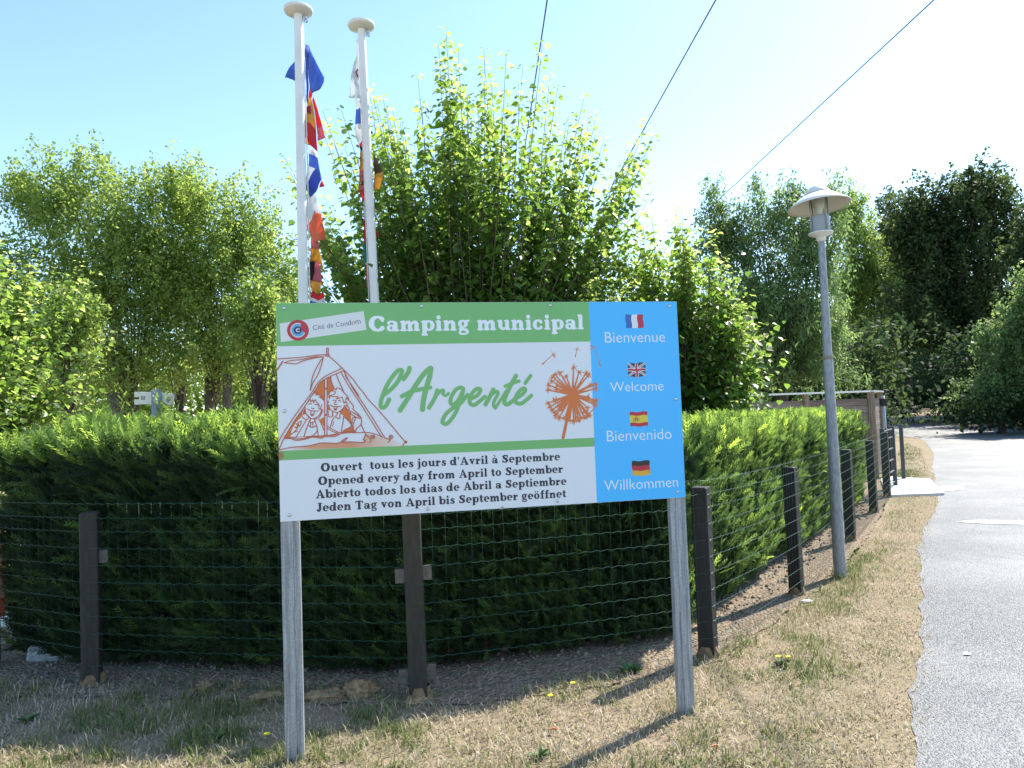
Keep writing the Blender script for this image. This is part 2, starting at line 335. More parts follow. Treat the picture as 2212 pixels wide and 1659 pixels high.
P_pale = gloss('print_pale_lettering', (.80, .83, .86)); P_frblue = gloss('print_flag_blue', (.03, .13, .45)); P_black = gloss('print_flag_black', (.02, .02, .02)); P_gold = gloss('print_gold', (.75, .40, .04))
def layer(k): return -.0040-.0005*k
def ymesh(name, polys, k, mt, parent=SIGN, label=None):
    """flat print: list of polygons in panel coordinates"""
    b = MB()
    for p in polys: b.add([(x, layer(k), SZ+h) for x, h in p], [tuple(range(len(p)))])
    me = bpy.data.meshes.new(name); me.from_pydata(b.v, [], b.f); me.materials.append(mt)
    bm = bmesh.new(); bm.from_mesh(me)
    for f in bm.faces:
        if f.normal.y > 0: f.normal_flip()
    bmesh.ops.triangulate(bm, faces=[f for f in bm.faces if len(f.verts) > 4]); bm.to_mesh(me); bm.free()
    o = link(name, me, parent)
    if label: o['label'] = label
    return o
def ink(strokes, fills, step=.00125):
    """union of tapered round strokes and filled outlines, contoured into clean polygons"""
    allp = [p for s_ in strokes for p in s_]+[(x, y, 0) for f in fills for x, y in f]
    mr = max([p[2] for p in allp]+[0])+2*step; x0 = min(p[0] for p in allp)-mr; y0 = min(p[1] for p in allp)-mr
    nx_ = int((max(p[0] for p in allp)+mr-x0)/step)+2; ny_ = int((max(p[1] for p in allp)+mr-y0)/step)+2
    Fd = np.full((ny_, nx_), 1.0); gx = x0+np.arange(nx_)*step; gy = y0+np.arange(ny_)*step
    def win(xa, xb, ya, yb, r):
        i0 = max(0, int((xa-r-x0)/step)-1); i1 = min(nx_, int((xb+r-x0)/step)+3); j0 = max(0, int((ya-r-y0)/step)-1); j1 = min(ny_, int((yb+r-y0)/step)+3)
        return slice(j0, j1), slice(i0, i1)
    for s_ in strokes:
        for a, b in zip(s_[:-1], s_[1:]) if len(s_) > 1 else [(s_[0], s_[0])]:
            r = max(a[2], b[2])+2*step; sj, si = win(min(a[0], b[0]), max(a[0], b[0]), min(a[1], b[1]), max(a[1], b[1]), r)
            X = gx[si][None, :]; Y = gy[sj][:, None]; dx = b[0]-a[0]; dy = b[1]-a[1]; L2 = dx*dx+dy*dy+1e-12
            tt = np.clip(((X-a[0])*dx+(Y-a[1])*dy)/L2, 0, 1); d = np.hypot(X-a[0]-tt*dx, Y-a[1]-tt*dy)-(a[2]+(b[2]-a[2])*tt)
            Fd[sj, si] = np.minimum(Fd[sj, si], d)
    for f in fills:
        P = np.array(f); sj, si = win(P[:, 0].min(), P[:, 0].max(), P[:, 1].min(), P[:, 1].max(), 2*step)
        X, Y = np.meshgrid(gx[si], gy[sj]); d = np.full(X.shape, 1.0)
        for i in range(len(P)):
            a = P[i]; e = P[(i+1) % len(P)]-a; tt = np.clip(((X-a[0])*e[0]+(Y-a[1])*e[1])/(e@e+1e-12), 0, 1); d = np.minimum(d, np.hypot(X-a[0]-tt*e[0], Y-a[1]-tt*e[1]))
        ins = in_poly(X.ravel(), Y.ravel(), [tuple(q) for q in P]).reshape(X.shape); d = np.where(ins, -d, d); Fd[sj, si] = np.minimum(Fd[sj, si], d)
    I = Fd < 0; c4 = I[:-1, :-1].astype(int)+I[:-1, 1:]+I[1:, 1:]+I[1:, :-1]; out = []
    full = c4 == 4
    for j in range(full.shape[0]):
        row = full[j]
        if not row.any(): continue
        d = np.diff(np.concatenate([[0], row.astype(int), [0]])); st = np.where(d == 1)[0]; en = np.where(d == -1)[0]
        for a, b in zip(st, en): out.append([(gx[a], gy[j]), (gx[b], gy[j]), (gx[b], gy[j+1]), (gx[a], gy[j+1])])
    for j, i in zip(*np.where((c4 > 0) & (c4 < 4))):
        cs = [(gx[i], gy[j], Fd[j, i]), (gx[i+1], gy[j], Fd[j, i+1]), (gx[i+1], gy[j+1], Fd[j+1, i+1]), (gx[i], gy[j+1], Fd[j+1, i])]; poly = []
        for q in range(4):
            a = cs[q]; b = cs[(q+1) % 4]
            if a[2] < 0: poly.append(a[:2])
            if (a[2] < 0) != (b[2] < 0):
                k = a[2]/(a[2]-b[2]); poly.append((a[0]+(b[0]-a[0])*k, a[1]+(b[1]-a[1])*k))
        if len(poly) > 2: out.append(poly)
    return out
def circ(cx, cy, r, n=40): return [(cx+r*math.cos(2*math.pi*i/n), cy+r*math.sin(2*math.pi*i/n)) for i in range(n)]
# --- panel and coloured fields
b = MB(); b.box((SW/2, -.0015, SZ+SH/2), (SW, .004, SH)); PANEL = b.build('panel', P_white, SIGN)
gl = z1(60, 503); gr = (z3(64, 371)); xb0 = z3(52, 62)[0]; xb1 = z3(118, 1608)[0]; xm = (xb0+xb1)/2; eps = .0008
hb = (gl[1]+gr[1])/2
ymesh('green_header', [[(eps, hb), (xm, hb), (xm, SH-eps), (eps, SH-eps)]], 0, P_green)
la = z4(48, 143); lb = z4(50, 200); ra = z4(1915, 65); rb = z4(1918, 115); h1 = (la[1]+ra[1])/2; h0 = (lb[1]+rb[1])/2
ymesh('green_stripe', [[(eps, h0), (xm, h0), (xm, h1), (eps, h1)]], 0, P_green)
ymesh('blue_field', [[(xm, eps), (SW-eps, eps), (SW-eps, SH-eps), (xm, SH-eps)]], 0, P_blue)
# --- heavy rounded serif face built from strokes (x height 10, caps 14.5)
TK, TN = 1.95, .8
def bw(cx, cy, rx, ry, a0, a1, tk=TK, tn=TN, n=18):
    o = []
    for i in range(n+1):
        a = R(a0+(a1-a0)*i/n); o.append((cx+rx*math.cos(a), cy+ry*math.sin(a), tn+(tk-tn)*abs(math.cos(a))**1.3))
    return o
def ln(*p, r=TK): return [(x, y, r) for x, y in p]
def sf(x0, x1, y, r=.85): return [(x0, y, r), (x1, y, r)]
def shift(ss, dx, dy=0): return [[(x+dx, y+dy, r) for x, y, r in s_] for s_ in ss]
G = {}
def _o(cx=5.3, rx=3.2): return [bw(cx, 5, rx, 4.2, 0, 360)]
G['o'] = (_o(), 11); G['c'] = ([bw(5.2, 5, 3.1, 4.2, 48, 318), [(7.6, 7.4, 1.5)]], 9.8)
G['e'] = ([bw(5.2, 5, 3.2, 4.3, 8, 300, TK, .7), ln((3.5, 5.2), (8.5, 5.5), r=.62)], 10.3)
G['a'] = ([bw(4.5, 3, 2.3, 2.3, 0, 360, 1.6, .7), ln((8, 7.2), (8, 1.6)), bw(5, 6.9, 3, 2.2, 5, 150, 1.4, .8), [(2.5, 7.4, 1.3)], sf(8.2, 10.3, .9)], 11.2)
G['b'] = ([ln((2.8, 13.2), (2.8, 2)), sf(.9, 2.6, 13.8), bw(6.6, 5, 3.2, 4.2, 0, 360)], 11.6)
G['d'] = ([ln((8.6, 13.2), (8.6, 1.8)), sf(6.8, 8.4, 13.8), sf(8.8, 10.7, .9), bw(4.8, 5, 3, 4.2, 0, 360)], 11.8)
G['f'] = ([ln((3.6, 11.6), (3.6, 1.6)), sf(1.2, 6.2, .85), sf(1.0, 6.6, 9, .8), bw(6, 11.6, 2.4, 2.4, 90, 180, TK, .9), [(6.6, 13.2, 1.3)]], 7.6)
G['g'] = ([bw(4.6, 6.4, 2.6, 2.9, 0, 360, 1.7, .8), [(7.4, 9, 1.0), (9.6, 9.4, 1.0)], [(3, 3, .8), (2, 1.6, 1.1), (5, 1, 1.3), (7.6, .4, 1.3), (8.6, -1.4, 1.2), (7, -3.2, .9), (4, -3.5, .8), (1.8, -2.6, 1.1), (2, -.8, .9), (3.4, .6, .8)]], 10.4)
G['i'] = ([ln((3, 8.2), (3, 1.6)), sf(1.1, 3, 8.8), sf(1.0, 5, .85), [(2.9, 12.8, 2.0)]], 6)
G['j'] = ([ln((3.2, 8.2), (3.2, 0)), [(3.2, 0, 1.9), (2.6, -2.4, 1.3), (.6, -3.4, 1.1)], sf(1.2, 3, 8.8), [(3.1, 12.8, 2.0)]], 5.8)
G['l'] = ([ln((3, 13), (3, 1.6)), sf(1.1, 3, 13.8), sf(1.0, 5, .85)], 6)
def _arch(x): return [(x-3.6, 6.4, .9), (x-2, 8.6, 1.0), (x-.4, 8.6, 1.5), (x, 7, TK)]
G['n'] = ([ln((3, 8.2), (3, 1.6)), sf(1.1, 3, 8.8), sf(1.0, 5, .85), [(4.6, 6.6, .9), (6, 8.5, 1.2), (8, 8.3, 1.6), (8.8, 6.8, TK)], ln((8.8, 6.8), (8.8, 1.6)), sf(7, 10.8, .85)], 12)
G['m'] = ([ln((3, 8.2), (3, 1.6)), sf(1.1, 3, 8.8), sf(1.0, 5, .85), [(4.6, 6.6, .9), (5.8, 8.5, 1.2), (7.6, 8.3, 1.6), (8.4, 6.8, TK)], ln((8.4, 6.8), (8.4, 1.6)), sf(6.8, 10.2, .85), [(10, 6.6, .9), (11.3, 8.5, 1.2), (13, 8.3, 1.6), (13.8, 6.8, TK)], ln((13.8, 6.8), (13.8, 1.6)), sf(12.2, 15.8, .85)], 17)
G['p'] = ([ln((2.9, 8.2), (2.9, -2.8)), sf(1, 2.8, 8.8), sf(1, 5, -3.6, .85), bw(6.6, 5, 3.1, 4.2, 0, 360)], 11.6)
G['r'] = ([ln((3, 8.2), (3, 1.6)), sf(1.1, 3, 8.8), sf(1, 5.4, .85), [(4.8, 6.4, .9), (6.2, 8.4, 1.2)], [(7.2, 7.6, 1.75)]], 9)
G['s'] = ([[(7.2, 7.6, 1.0), (5.6, 9, .9), (3.4, 8.7, 1.3), (2.7, 7, 1.6), (4.6, 5.3, 1.7), (6.8, 3.6, 1.7), (6.4, 1.6, 1.4), (4.4, .9, .9), (2.2, 1.6, 1.0), (1.6, 3, .9)]], 8.8)
G['t'] = ([ln((3.4, 11), (3.4, 3)), [(3.4, 3, TK), (4.4, 1.3, 1.5), (6.2, 1.6, .9)], sf(1, 6.4, 9, .8)], 7.2)
G['u'] = ([ln((3, 8.2), (3, 3.6)), sf(1.1, 3, 8.9), [(3, 3.6, TK), (4.2, 1.5, 1.5), (6.4, 1.3, 1.0), (8, 2.8, .9)], ln((8.8, 8.2), (8.8, 1.8)), sf(7, 8.8, 8.9), sf(9, 10.8, .85)], 11.8)
G['v'] = ([[(2.7, 8.6, 1.9), (5.4, 2, 1.7)], [(5.4, 2, 1.3), (8, 8.6, .9)], sf(1, 4.6, 9.1), sf(6.8, 9.6, 9.1)], 10.4)
G['y'] = ([[(2.7, 8.6, 1.9), (5.6, 2.4, 1.6)], [(8.2, 8.6, .9), (5.2, .4, 1.0), (3.6, -2.8, 1.1), (1.8, -2.9, 1.4)], sf(1, 4.6, 9.1), sf(7, 9.8, 9.1)], 10.6)
G['C'] = ([bw(7.2, 7.2, 5, 6.2, 42, 318, 2.5, 1.1), [(10.9, 11.4, 1.5), (11.2, 9.6, 1.0)], [(10.8, 3.2, 1.0)]], 13.2)
G['O'] = ([bw(7.6, 7.2, 5, 6.2, 0, 360, 2.6, 1.1)], 15.4)
G['A'] = ([[(7.6, 13.4, 1.2), (11.6, 1.6, 2.4)], [(7.2, 13, 1.0), (3.2, 1.4, .9)], ln((4.6, 5), (10, 5), r=.8), sf(1.2, 5.2, .85), sf(9.2, 14.4, .85)], 15.2)
G['S'] = ([[(9.8, 10.6, 1.1), (8.4, 13, 1.0), (5.4, 13.2, 1.2), (3.2, 11.4, 2.0), (4.2, 8.8, 2.2), (7.8, 6.6, 2.3), (9.4, 4, 2.2), (7.6, 1.5, 1.4), (4.6, 1.2, 1.0), (2.2, 3.2, 1.0)], [(2, 1.6, 1.1), (2, 4.4, 1.0)], [(10, 9.8, .9), (10, 13, 1.1)]], 12)
G['J'] = ([ln((6, 13), (6, 3.4), r=2.2), [(6, 3.4, 2.1), (5, 1.2, 1.5), (3, .9, 1.2)], [(2.2, 2.8, 1.7)], sf(3.4, 8.8, 13.6)], 9.6)
G['T'] = ([ln((6.8, 13), (6.8, 1.6), r=2.3), sf(1.8, 11.8, 13.5, 1.0), sf(4.2, 9.4, .85), [(1.6, 13, 1.0), (1.4, 10.6, .7)], [(12, 13, 1.0), (12.2, 10.6, .7)]], 13.4)
G["’"] = ([[(2.2, 13, 1.6), (2.6, 11.6, 1.0), (1.6, 9.8, .6)]], 4)
G['à'] = (G['a'][0]+[[(4, 14.2, 1.0), (6.4, 12.2, .7)]], 11.2)
G['ö'] = (G['o'][0]+[[(3.4, 12.6, 1.4)], [(7.2, 12.6, 1.4)]], 11)
G[' '] = ([], 5.2)
def cooper(text, L, Rr, k, mt, name='lettering', gap=.35, hs=None):
    x = 0; ss = []
    for ch in text:
        g, adv = G[ch]; ss += shift(g, x); x += adv+gap
    wtot = x-gap; lx, ly = L; rx_, ry_ = Rr; s_ = (rx_-lx)/wtot; sv = s_ if hs is None else hs
    st = [[(lx+px*s_, ly+(ry_-ly)*px/wtot+py*sv, pr*(s_+sv)/2*(.86 if s_ < .0036 else .96)) for px, py, pr in q] for q in ss]
    ymesh(name, ink(st, [], .0011 if s_ > .003 else .0009), k, mt)
a, b_ = z1(1015, 362), sg(1867, 1052.5); cooper('Camping municipal', a, b_, 1, P_pale, hs=(z1(1100, 205)[1]-z1(1100, 362)[1])/14.6)
for txt, L_, R_ in (('Ouvert  tous les jours d’Avril à Septembre', (303, 265), (1720, 197)), ('Opened every day from April to September', (287, 345), (1737, 269)),
                    ('Abierto todos los dias de Abril a Septiembre', (272, 424), (1757, 340)), ('Jeden Tag von April bis September geöffnet', (277, 503), (1755, 412))):
    L_, R_ = z4(*L_), z4(*R_); hh_ = (L_[1]+R_[1])/2; cooper(txt, (L_[0], hh_), (R_[0], hh_), 1, P_ink, hs=.00275)
# --- l'Argenté, brush script
def tr_(fn, pts, r): return [(*fn(x, y), r) for x, y in pts]
def sm(pts, n=5):
    v_ = [Vector((p[0], p[1], 0)) for p in pts]; return [(q.x, q.y) for q in smooth_poly(v_, n)]
rA = .0098; ss = []
for fn, r, pts in [(z1, rA, [(1222, 1050), (1190, 1115), (1155, 1135), (1135, 1110), (1150, 1030), (1210, 890), (1290, 780), (1335, 752), (1352, 775), (1310, 870), (1240, 950), (1160, 1010)]),
    (z1, rA*1.1, [(1430, 735), (1415, 780), (1370, 845)]), (z1, rA*1.2, [(1335, 1160), (1400, 1060), (1500, 900), (1580, 790), (1640, 738), (1648, 745)]), (z1, rA*1.25, [(1645, 742), (1635, 820), (1600, 940), (1572, 1060), (1563, 1152)]),
    (z1, rA, [(1352, 1020), (1400, 995), (1470, 965), (1640, 932)]), (z1, rA, [(1712, 962), (1690, 1030), (1630, 1135)]), (z1, rA*.75, [(1632, 1130), (1690, 1030), (1750, 965), (1775, 962), (1772, 1000), (1800, 1012), (1826, 992)]),
    (z1, rA*.95, [(1975, 945), (1945, 932), (1895, 960), (1850, 1040), (1848, 1090), (1875, 1103), (1925, 1060), (1975, 960), (1940, 1080), (1890, 1200), (1825, 1285), (1785, 1298), (1765, 1270), (1800, 1200), (1870, 1140), (1940, 1100), (2018, 1005)]),
    (z2, rA*.95, [(738, 408), (785, 385), (808, 348), (788, 338), (758, 360), (735, 405), (740, 440), (768, 448), (800, 425), (838, 392)]), (z2, rA*1.05, [(895, 345), (870, 395), (842, 445)]),
    (z2, rA*.85, [(845, 440), (885, 378), (918, 358), (926, 375), (900, 425), (898, 455), (910, 468)]), (z2, rA*.75, [(910, 468), (938, 425), (985, 350)]), (z2, rA*1.05, [(1048, 252), (1010, 322), (978, 390), (970, 430), (988, 445), (1022, 425), (1060, 392)]),
    (z2, rA*.85, [(975, 322), (1020, 303), (1068, 288)]), (z2, rA*.95, [(1048, 405), (1090, 378), (1112, 348), (1098, 337), (1068, 358), (1045, 402), (1050, 432), (1080, 440), (1112, 420), (1152, 385)]), (z2, rA*.9, [(1146, 252), (1110, 302)])]:
    ss.append(tr_(fn, sm(pts), r))
ymesh('script_lettering', ink(ss, []), 1, P_green)
# --- tent with two children looking out
def L8(pts, s_=3): return tr_(z8, sm(pts, s_) if len(pts) > 2 else pts, .0021)
inter = [(160, 1467), (260, 1290), (350, 1155), (430, 1050), (530, 900), (600, 790), (660, 700), (730, 650), (815, 603), (825, 680), (862, 775), (1000, 840), (1010, 1000), (1060, 1080), (1100, 1130), (1112, 1260), (1168, 1385), (950, 1388), (880, 1425), (700, 1445), (420, 1455)]
ymesh('drawing_tent_inside', ink([], [[z8(*p) for p in inter]]), 1, P_orange)
body1 = [(450, 1040), (480, 975), (560, 850), (625, 823), (605, 862), (692, 880), (655, 895), (722, 950), (722, 1430), (240, 1455), (262, 1350), (330, 1240), (395, 1180), (402, 1090)]
body2 = [(765, 885), (800, 835), (850, 805), (848, 778), (920, 765), (985, 790), (1010, 836), (1062, 885), (1080, 940), (1060, 1020), (1010, 1040), (950, 1100), (948, 1130), (1005, 1155), (1065, 1225), (1115, 1300), (1000, 1365), (965, 1388), (760, 1430), (766, 1085), (812, 1078), (792, 1020), (768, 990)]
pole = [(732, 632), (766, 620), (764, 1432), (730, 1436)]
gapo = [(655, 1215), (705, 1180), (722, 1180), (722, 1310), (700, 1280)]
ymesh('drawing_figures', ink([], [[z8(*p) for p in q] for q in (body1, body2, pole)]), 2, P_white)
ymesh('drawing_tent_inside', ink([], [[z8(*p) for p in gapo]]), 3, P_orange)
P_salm = mat('print_salmon_fade', (.6, .3, .2), .34); t = NT(P_salm); sx = t.n('SeparateXYZ'); tc = t.n('TexCoord'); t.l(tc.outputs['Object'], sx.inputs[0])
t.base(t.ramp(sx.outputs[0], [(.02, (.74, .76, .78)), (.14, (.66, .30, .17)), (.32, (.62, .28, .15)), (.47, (.70, .52, .42)), (.62, (.74, .76, .78))]))
salm = [(100, 1642), (250, 1604), (480, 1584), (600, 1558), (700, 1538), (920, 1542), (1100, 1524), (1280, 1532), (1315, 1420), (1400, 1420), (1550, 1470), (1700, 1490), (1850, 1560), (1840, 1578)]
ymesh('drawing_ground', ink([], [[z8(*p) for p in salm]]), 1, P_salm)
T8 = [[(45, 355), (380, 335), (540, 315), (700, 298), (760, 302)], [(758, 207), (758, 295)], [(782, 207), (780, 300)], [(758, 207), (782, 207)], [(745, 300), (792, 297)], [(792, 297), (790, 322)], [(790, 322), (745, 318)], [(745, 318), (745, 300)],
 [(155, 410), (240, 380), (400, 365), (520, 340), (600, 328), (715, 328), (640, 335), (560, 350), (440, 378), (380, 402), (320, 425), (230, 418), (155, 410)], [(708, 345), (660, 400), (600, 510), (560, 600), (540, 700), (525, 800)], [(708, 345), (690, 420), (650, 540), (610, 620), (565, 690), (540, 760), (525, 800)],
 [(790, 322), (880, 395), (980, 490), (1005, 515)], [(980, 488), (900, 525), (800, 570), (720, 615), (660, 665), (600, 740), (540, 840), (450, 960), (330, 1120), (200, 1310), (120, 1430), (70, 1520)],
 [(1005, 520), (900, 565), (810, 605), (720, 650), (660, 700), (600, 790), (530, 900), (430, 1050), (340, 1170), (260, 1290), (200, 1390), (150, 1470), (75, 1640)],
 [(1005, 515), (1130, 640), (1200, 740), (1280, 830), (1350, 930), (1450, 1030), (1540, 1130), (1660, 1270), (1780, 1415), (1870, 1520)], [(1862, 1535), (1835, 1580)], [(960, 545), (1100, 780), (1230, 970), (1370, 1190), (1490, 1380), (1550, 1465)],
 [(1005, 530), (1130, 770), (1260, 960), (1400, 1170), (1500, 1330), (1585, 1465)], [(1012, 540), (1040, 620), (1110, 720), (1220, 880)], [(895, 565), (920, 640), (965, 740), (1005, 830)], [(815, 605), (830, 690), (865, 775)],
 [(732, 640), (731, 1432)], [(765, 625), (764, 1430)], [(732, 770), (765, 768)], [(732, 784), (765, 782)], [(731, 1140), (764, 1138)], [(731, 1156), (764, 1154)],
 [(452, 1040), (455, 1090), (480, 1150), (520, 1185), (560, 1198), (600, 1190), (650, 1150), (680, 1100), (685, 1060)], [(480, 980), (520, 925), (532, 962), (558, 930), (572, 972), (592, 930), (620, 972), (652, 1000), (648, 1050), (668, 1062), (690, 1000)],
 [(535, 890), (575, 845), (625, 823), (602, 863), (645, 862), (690, 880), (650, 893), (690, 910), (722, 945)], [(500, 997), (520, 985), (546, 992)], [(590, 1000), (612, 995), (636, 1010)], [(545, 1045), (560, 1058), (580, 1054)], [(480, 1060), (520, 1080), (580, 1090), (640, 1088)], [(538, 1090), (534, 1140), (555, 1158), (578, 1130), (581, 1092)],
 [(400, 1090), (410, 1160), (430, 1192), (475, 1208), (500, 1190)], [(418, 1080), (430, 1140)], [(436, 1070), (445, 1130)], [(447, 1060), (458, 1120), (500, 1160), (526, 1195), (510, 1240), (480, 1310), (435, 1448)], [(472, 1212), (400, 1330), (320, 1462)], [(582, 1210), (605, 1260), (625, 1340), (640, 1440)], [(650, 1210), (690, 1280), (722, 1360)], [(585, 1205), (640, 1190), (690, 1120), (700, 1070)],
 [(535, 1190), (520, 1228)], [(580, 1190), (590, 1225)], [(505, 1240), (550, 1250), (600, 1235)], [(490, 1285), (550, 1322), (612, 1298)], [(532, 1246), (526, 1315)], [(560, 1248), (566, 1318)], [(478, 1320), (440, 1440)], [(612, 1300), (625, 1370), (560, 1442)],
 [(300, 1372), (342, 1345), (305, 1312), (348, 1320), (332, 1265), (372, 1310), (352, 1255), (402, 1232), (380, 1290)], [(250, 1420), (300, 1385), (345, 1380)],
 [(792, 1000), (800, 1050), (830, 1085), (870, 1105), (915, 1110), (965, 1080), (1002, 1040), (1012, 1005)], [(790, 842), (830, 808), (882, 818), (868, 855), (800, 872), (790, 842)], [(848, 800), (855, 778), (895, 792), (900, 765), (960, 783), (1010, 840), (1060, 888), (1072, 942), (1040, 900), (1030, 965), (1002, 972), (985, 905), (965, 900), (900, 922), (922, 888), (850, 890), (808, 880)],
 [(850, 945), (868, 935), (888, 945)], [(925, 948), (940, 938), (956, 955)], [(895, 955), (870, 982), (880, 1002), (905, 1000)], [(815, 1008), (850, 1025), (910, 1028), (965, 1028)], [(866, 1028), (868, 1065), (885, 1080), (902, 1060), (906, 1030)], [(1012, 965), (1045, 972), (1048, 1008), (1012, 1025)],
 [(768, 900), (800, 885), (795, 920)], [(768, 950), (790, 960), (770, 985)], [(780, 1092), (792, 1172), (838, 1162), (840, 1108)], [(918, 1115), (890, 1172), (945, 1197), (946, 1135)], [(840, 1105), (850, 1160)], [(870, 1170), (840, 1225), (815, 1310)], [(1000, 1162), (992, 1250), (968, 1375)], [(1000, 1165), (1062, 1222), (1112, 1300), (1000, 1362)],
 [(766, 1300), (850, 1350), (930, 1390)], [(766, 1330), (850, 1378), (900, 1395)], [(1062, 925), (1132, 1008), (1142, 1040), (1130, 1060), (1150, 1080), (1240, 1170), (1255, 1240), (1240, 1290), (1190, 1330), (1168, 1385)], [(1075, 1085), (1130, 1110), (1232, 1175), (1212, 1190), (1130, 1150), (1090, 1110)], [(1050, 1010), (1080, 1060), (1062, 1085), (1030, 1030)],
 [(1118, 1275), (1130, 1185), (1168, 1190), (1150, 1240), (1135, 1300), (1150, 1375)], [(1250, 1282), (1300, 1390)], [(155, 1477), (250, 1477), (315, 1502), (450, 1487), (560, 1455), (690, 1472), (732, 1448), (870, 1448), (960, 1408), (1080, 1392), (1180, 1395), (1300, 1390), (1312, 1425), (1280, 1490), (1308, 1500), (1282, 1530), (1100, 1522), (960, 1526), (1020, 1505), (1055, 1462), (1000, 1490), (920, 1542), (700, 1537), (600, 1557), (480, 1582), (250, 1602), (75, 1640)],
 [(160, 1464), (260, 1460), (320, 1482), (450, 1470), (550, 1440), (690, 1452), (730, 1428), (870, 1430), (950, 1390), (1160, 1377)], [(1300, 1390), (1400, 1400), (1550, 1450)], [(1310, 1412), (1390, 1490), (1372, 1532)], [(1590, 1470), (1660, 1492), (1630, 1530)]]
ss = [L8(p) for p in T8]+[tr_(z8, [(130, 388), (52, 508)], .003)]
for cx, cy in ((1417, 1453), (1672, 1453)):
    for r_ in (27, 12): ss.append(tr_(z8, [(cx+r_*math.cos(a), cy+r_*math.sin(a)) for a in np.linspace(0, 6.3, 14)], .0016))
for p in ((857, 1248), (852, 1275), (845, 1302)): ss.append(tr_(z8, [p], .003))
ss.append(tr_(z8, [(1880, 1523)], .007)); ss.append(tr_(z8, [(553, 1142)], .005)); ss.append(tr_(z8, [(885, 1062)], .005))
ss += [tr_(z4, [(64+14*math.cos(a), 170+18*math.sin(a)) for a in np.linspace(0, 6.3, 14)], .0018), tr_(z4, [(64+6*math.cos(a), 170+8*math.sin(a)) for a in np.linspace(0, 6.3, 12)], .0016), tr_(z4, [(52, 190), (58, 200)], .002)]
ymesh('drawing_lines', ink(ss, []), 4, P_line)
# --- dandelion clock and three floating seeds
ss = []; cen = (640, 870); rr = random.Random(3)
def star(x, y, s_, n=7):
    a0 = rr.uniform(0, 6)
    for i in range(n):
        a = a0+2*math.pi*i/n+rr.uniform(-.3, .3); l_ = s_*rr.uniform(.6, 1.2); ss.append([(*z9(x, y), .003), (*z9(x+l_*math.cos(a), y+l_*math.sin(a)), .0009)])
ends = [(655, 455), (740, 525), (850, 540), (885, 570), (450, 540), (545, 590), (370, 560), (340, 600), (320, 660), (270, 720), (265, 800), (395, 790), (410, 730), (920, 720), (990, 710), (1000, 780), (880, 910), (970, 985), (1005, 960), (985, 1030), (870, 1070), (850, 1130), (265, 1000), (360, 960), (290, 1060), (395, 950), (370, 1150), (480, 1110), (320, 1110), (430, 1230), (380, 1190), (520, 1235), (660, 1285), (740, 1275), (600, 1270), (830, 1230), (870, 1195), (900, 1190), (720, 1150), (790, 1150), (760, 1220), (690, 1230), (430, 1050)]
for x, y in ends:
    ss.append([(*z9(*cen), .007), (*z9((x+cen[0])/2, (y+cen[1])/2), .0042), (*z9(x, y), .0028)]); star(x, y, 55)
ss += [tr_(z9, [cen], .019), tr_(z9, [(640, 930)], .016), tr_(z9, [(630, 930), (600, 1080), (560, 1230)], .011), tr_(z9, [(560, 1230), (497, 1535)], .0075)]
for a0, a1 in ((160, 330), (30, 70), (200, 240)):
    ss.append([(*z9(cen[0]+395*math.cos(R(q))*-.98, cen[1]+400*math.sin(R(q))), .0022) for q in np.linspace(20, 160, 10)])
    break
for tip, base, s_ in (((335, 255), (180, 400), 62), ((708, 175), (682, 290), 40), ((968, 155), (1065, 430), 70)):
    ss.append([(*z9(*tip), .0012), (*z9(*base), .0016)]); mx_ = (tip[0]*.25+base[0]*.75, tip[1]*.25+base[1]*.75); ss.append([(*z9(*mx_), .002), (*z9(*base), .0036 if s_ > 50 else .002)])
    for i in range(6):
        a = rr.uniform(-1.9, 1.9)+math.atan2(tip[1]-base[1], tip[0]-base[0]); ss.append([(*z9(*tip), .0012), (*z9(tip[0]+s_*math.cos(a), tip[1]+s_*math.sin(a)), .0006)])
ymesh('dandelion_drawing', ink(ss, [], .001), 1, P_orange)
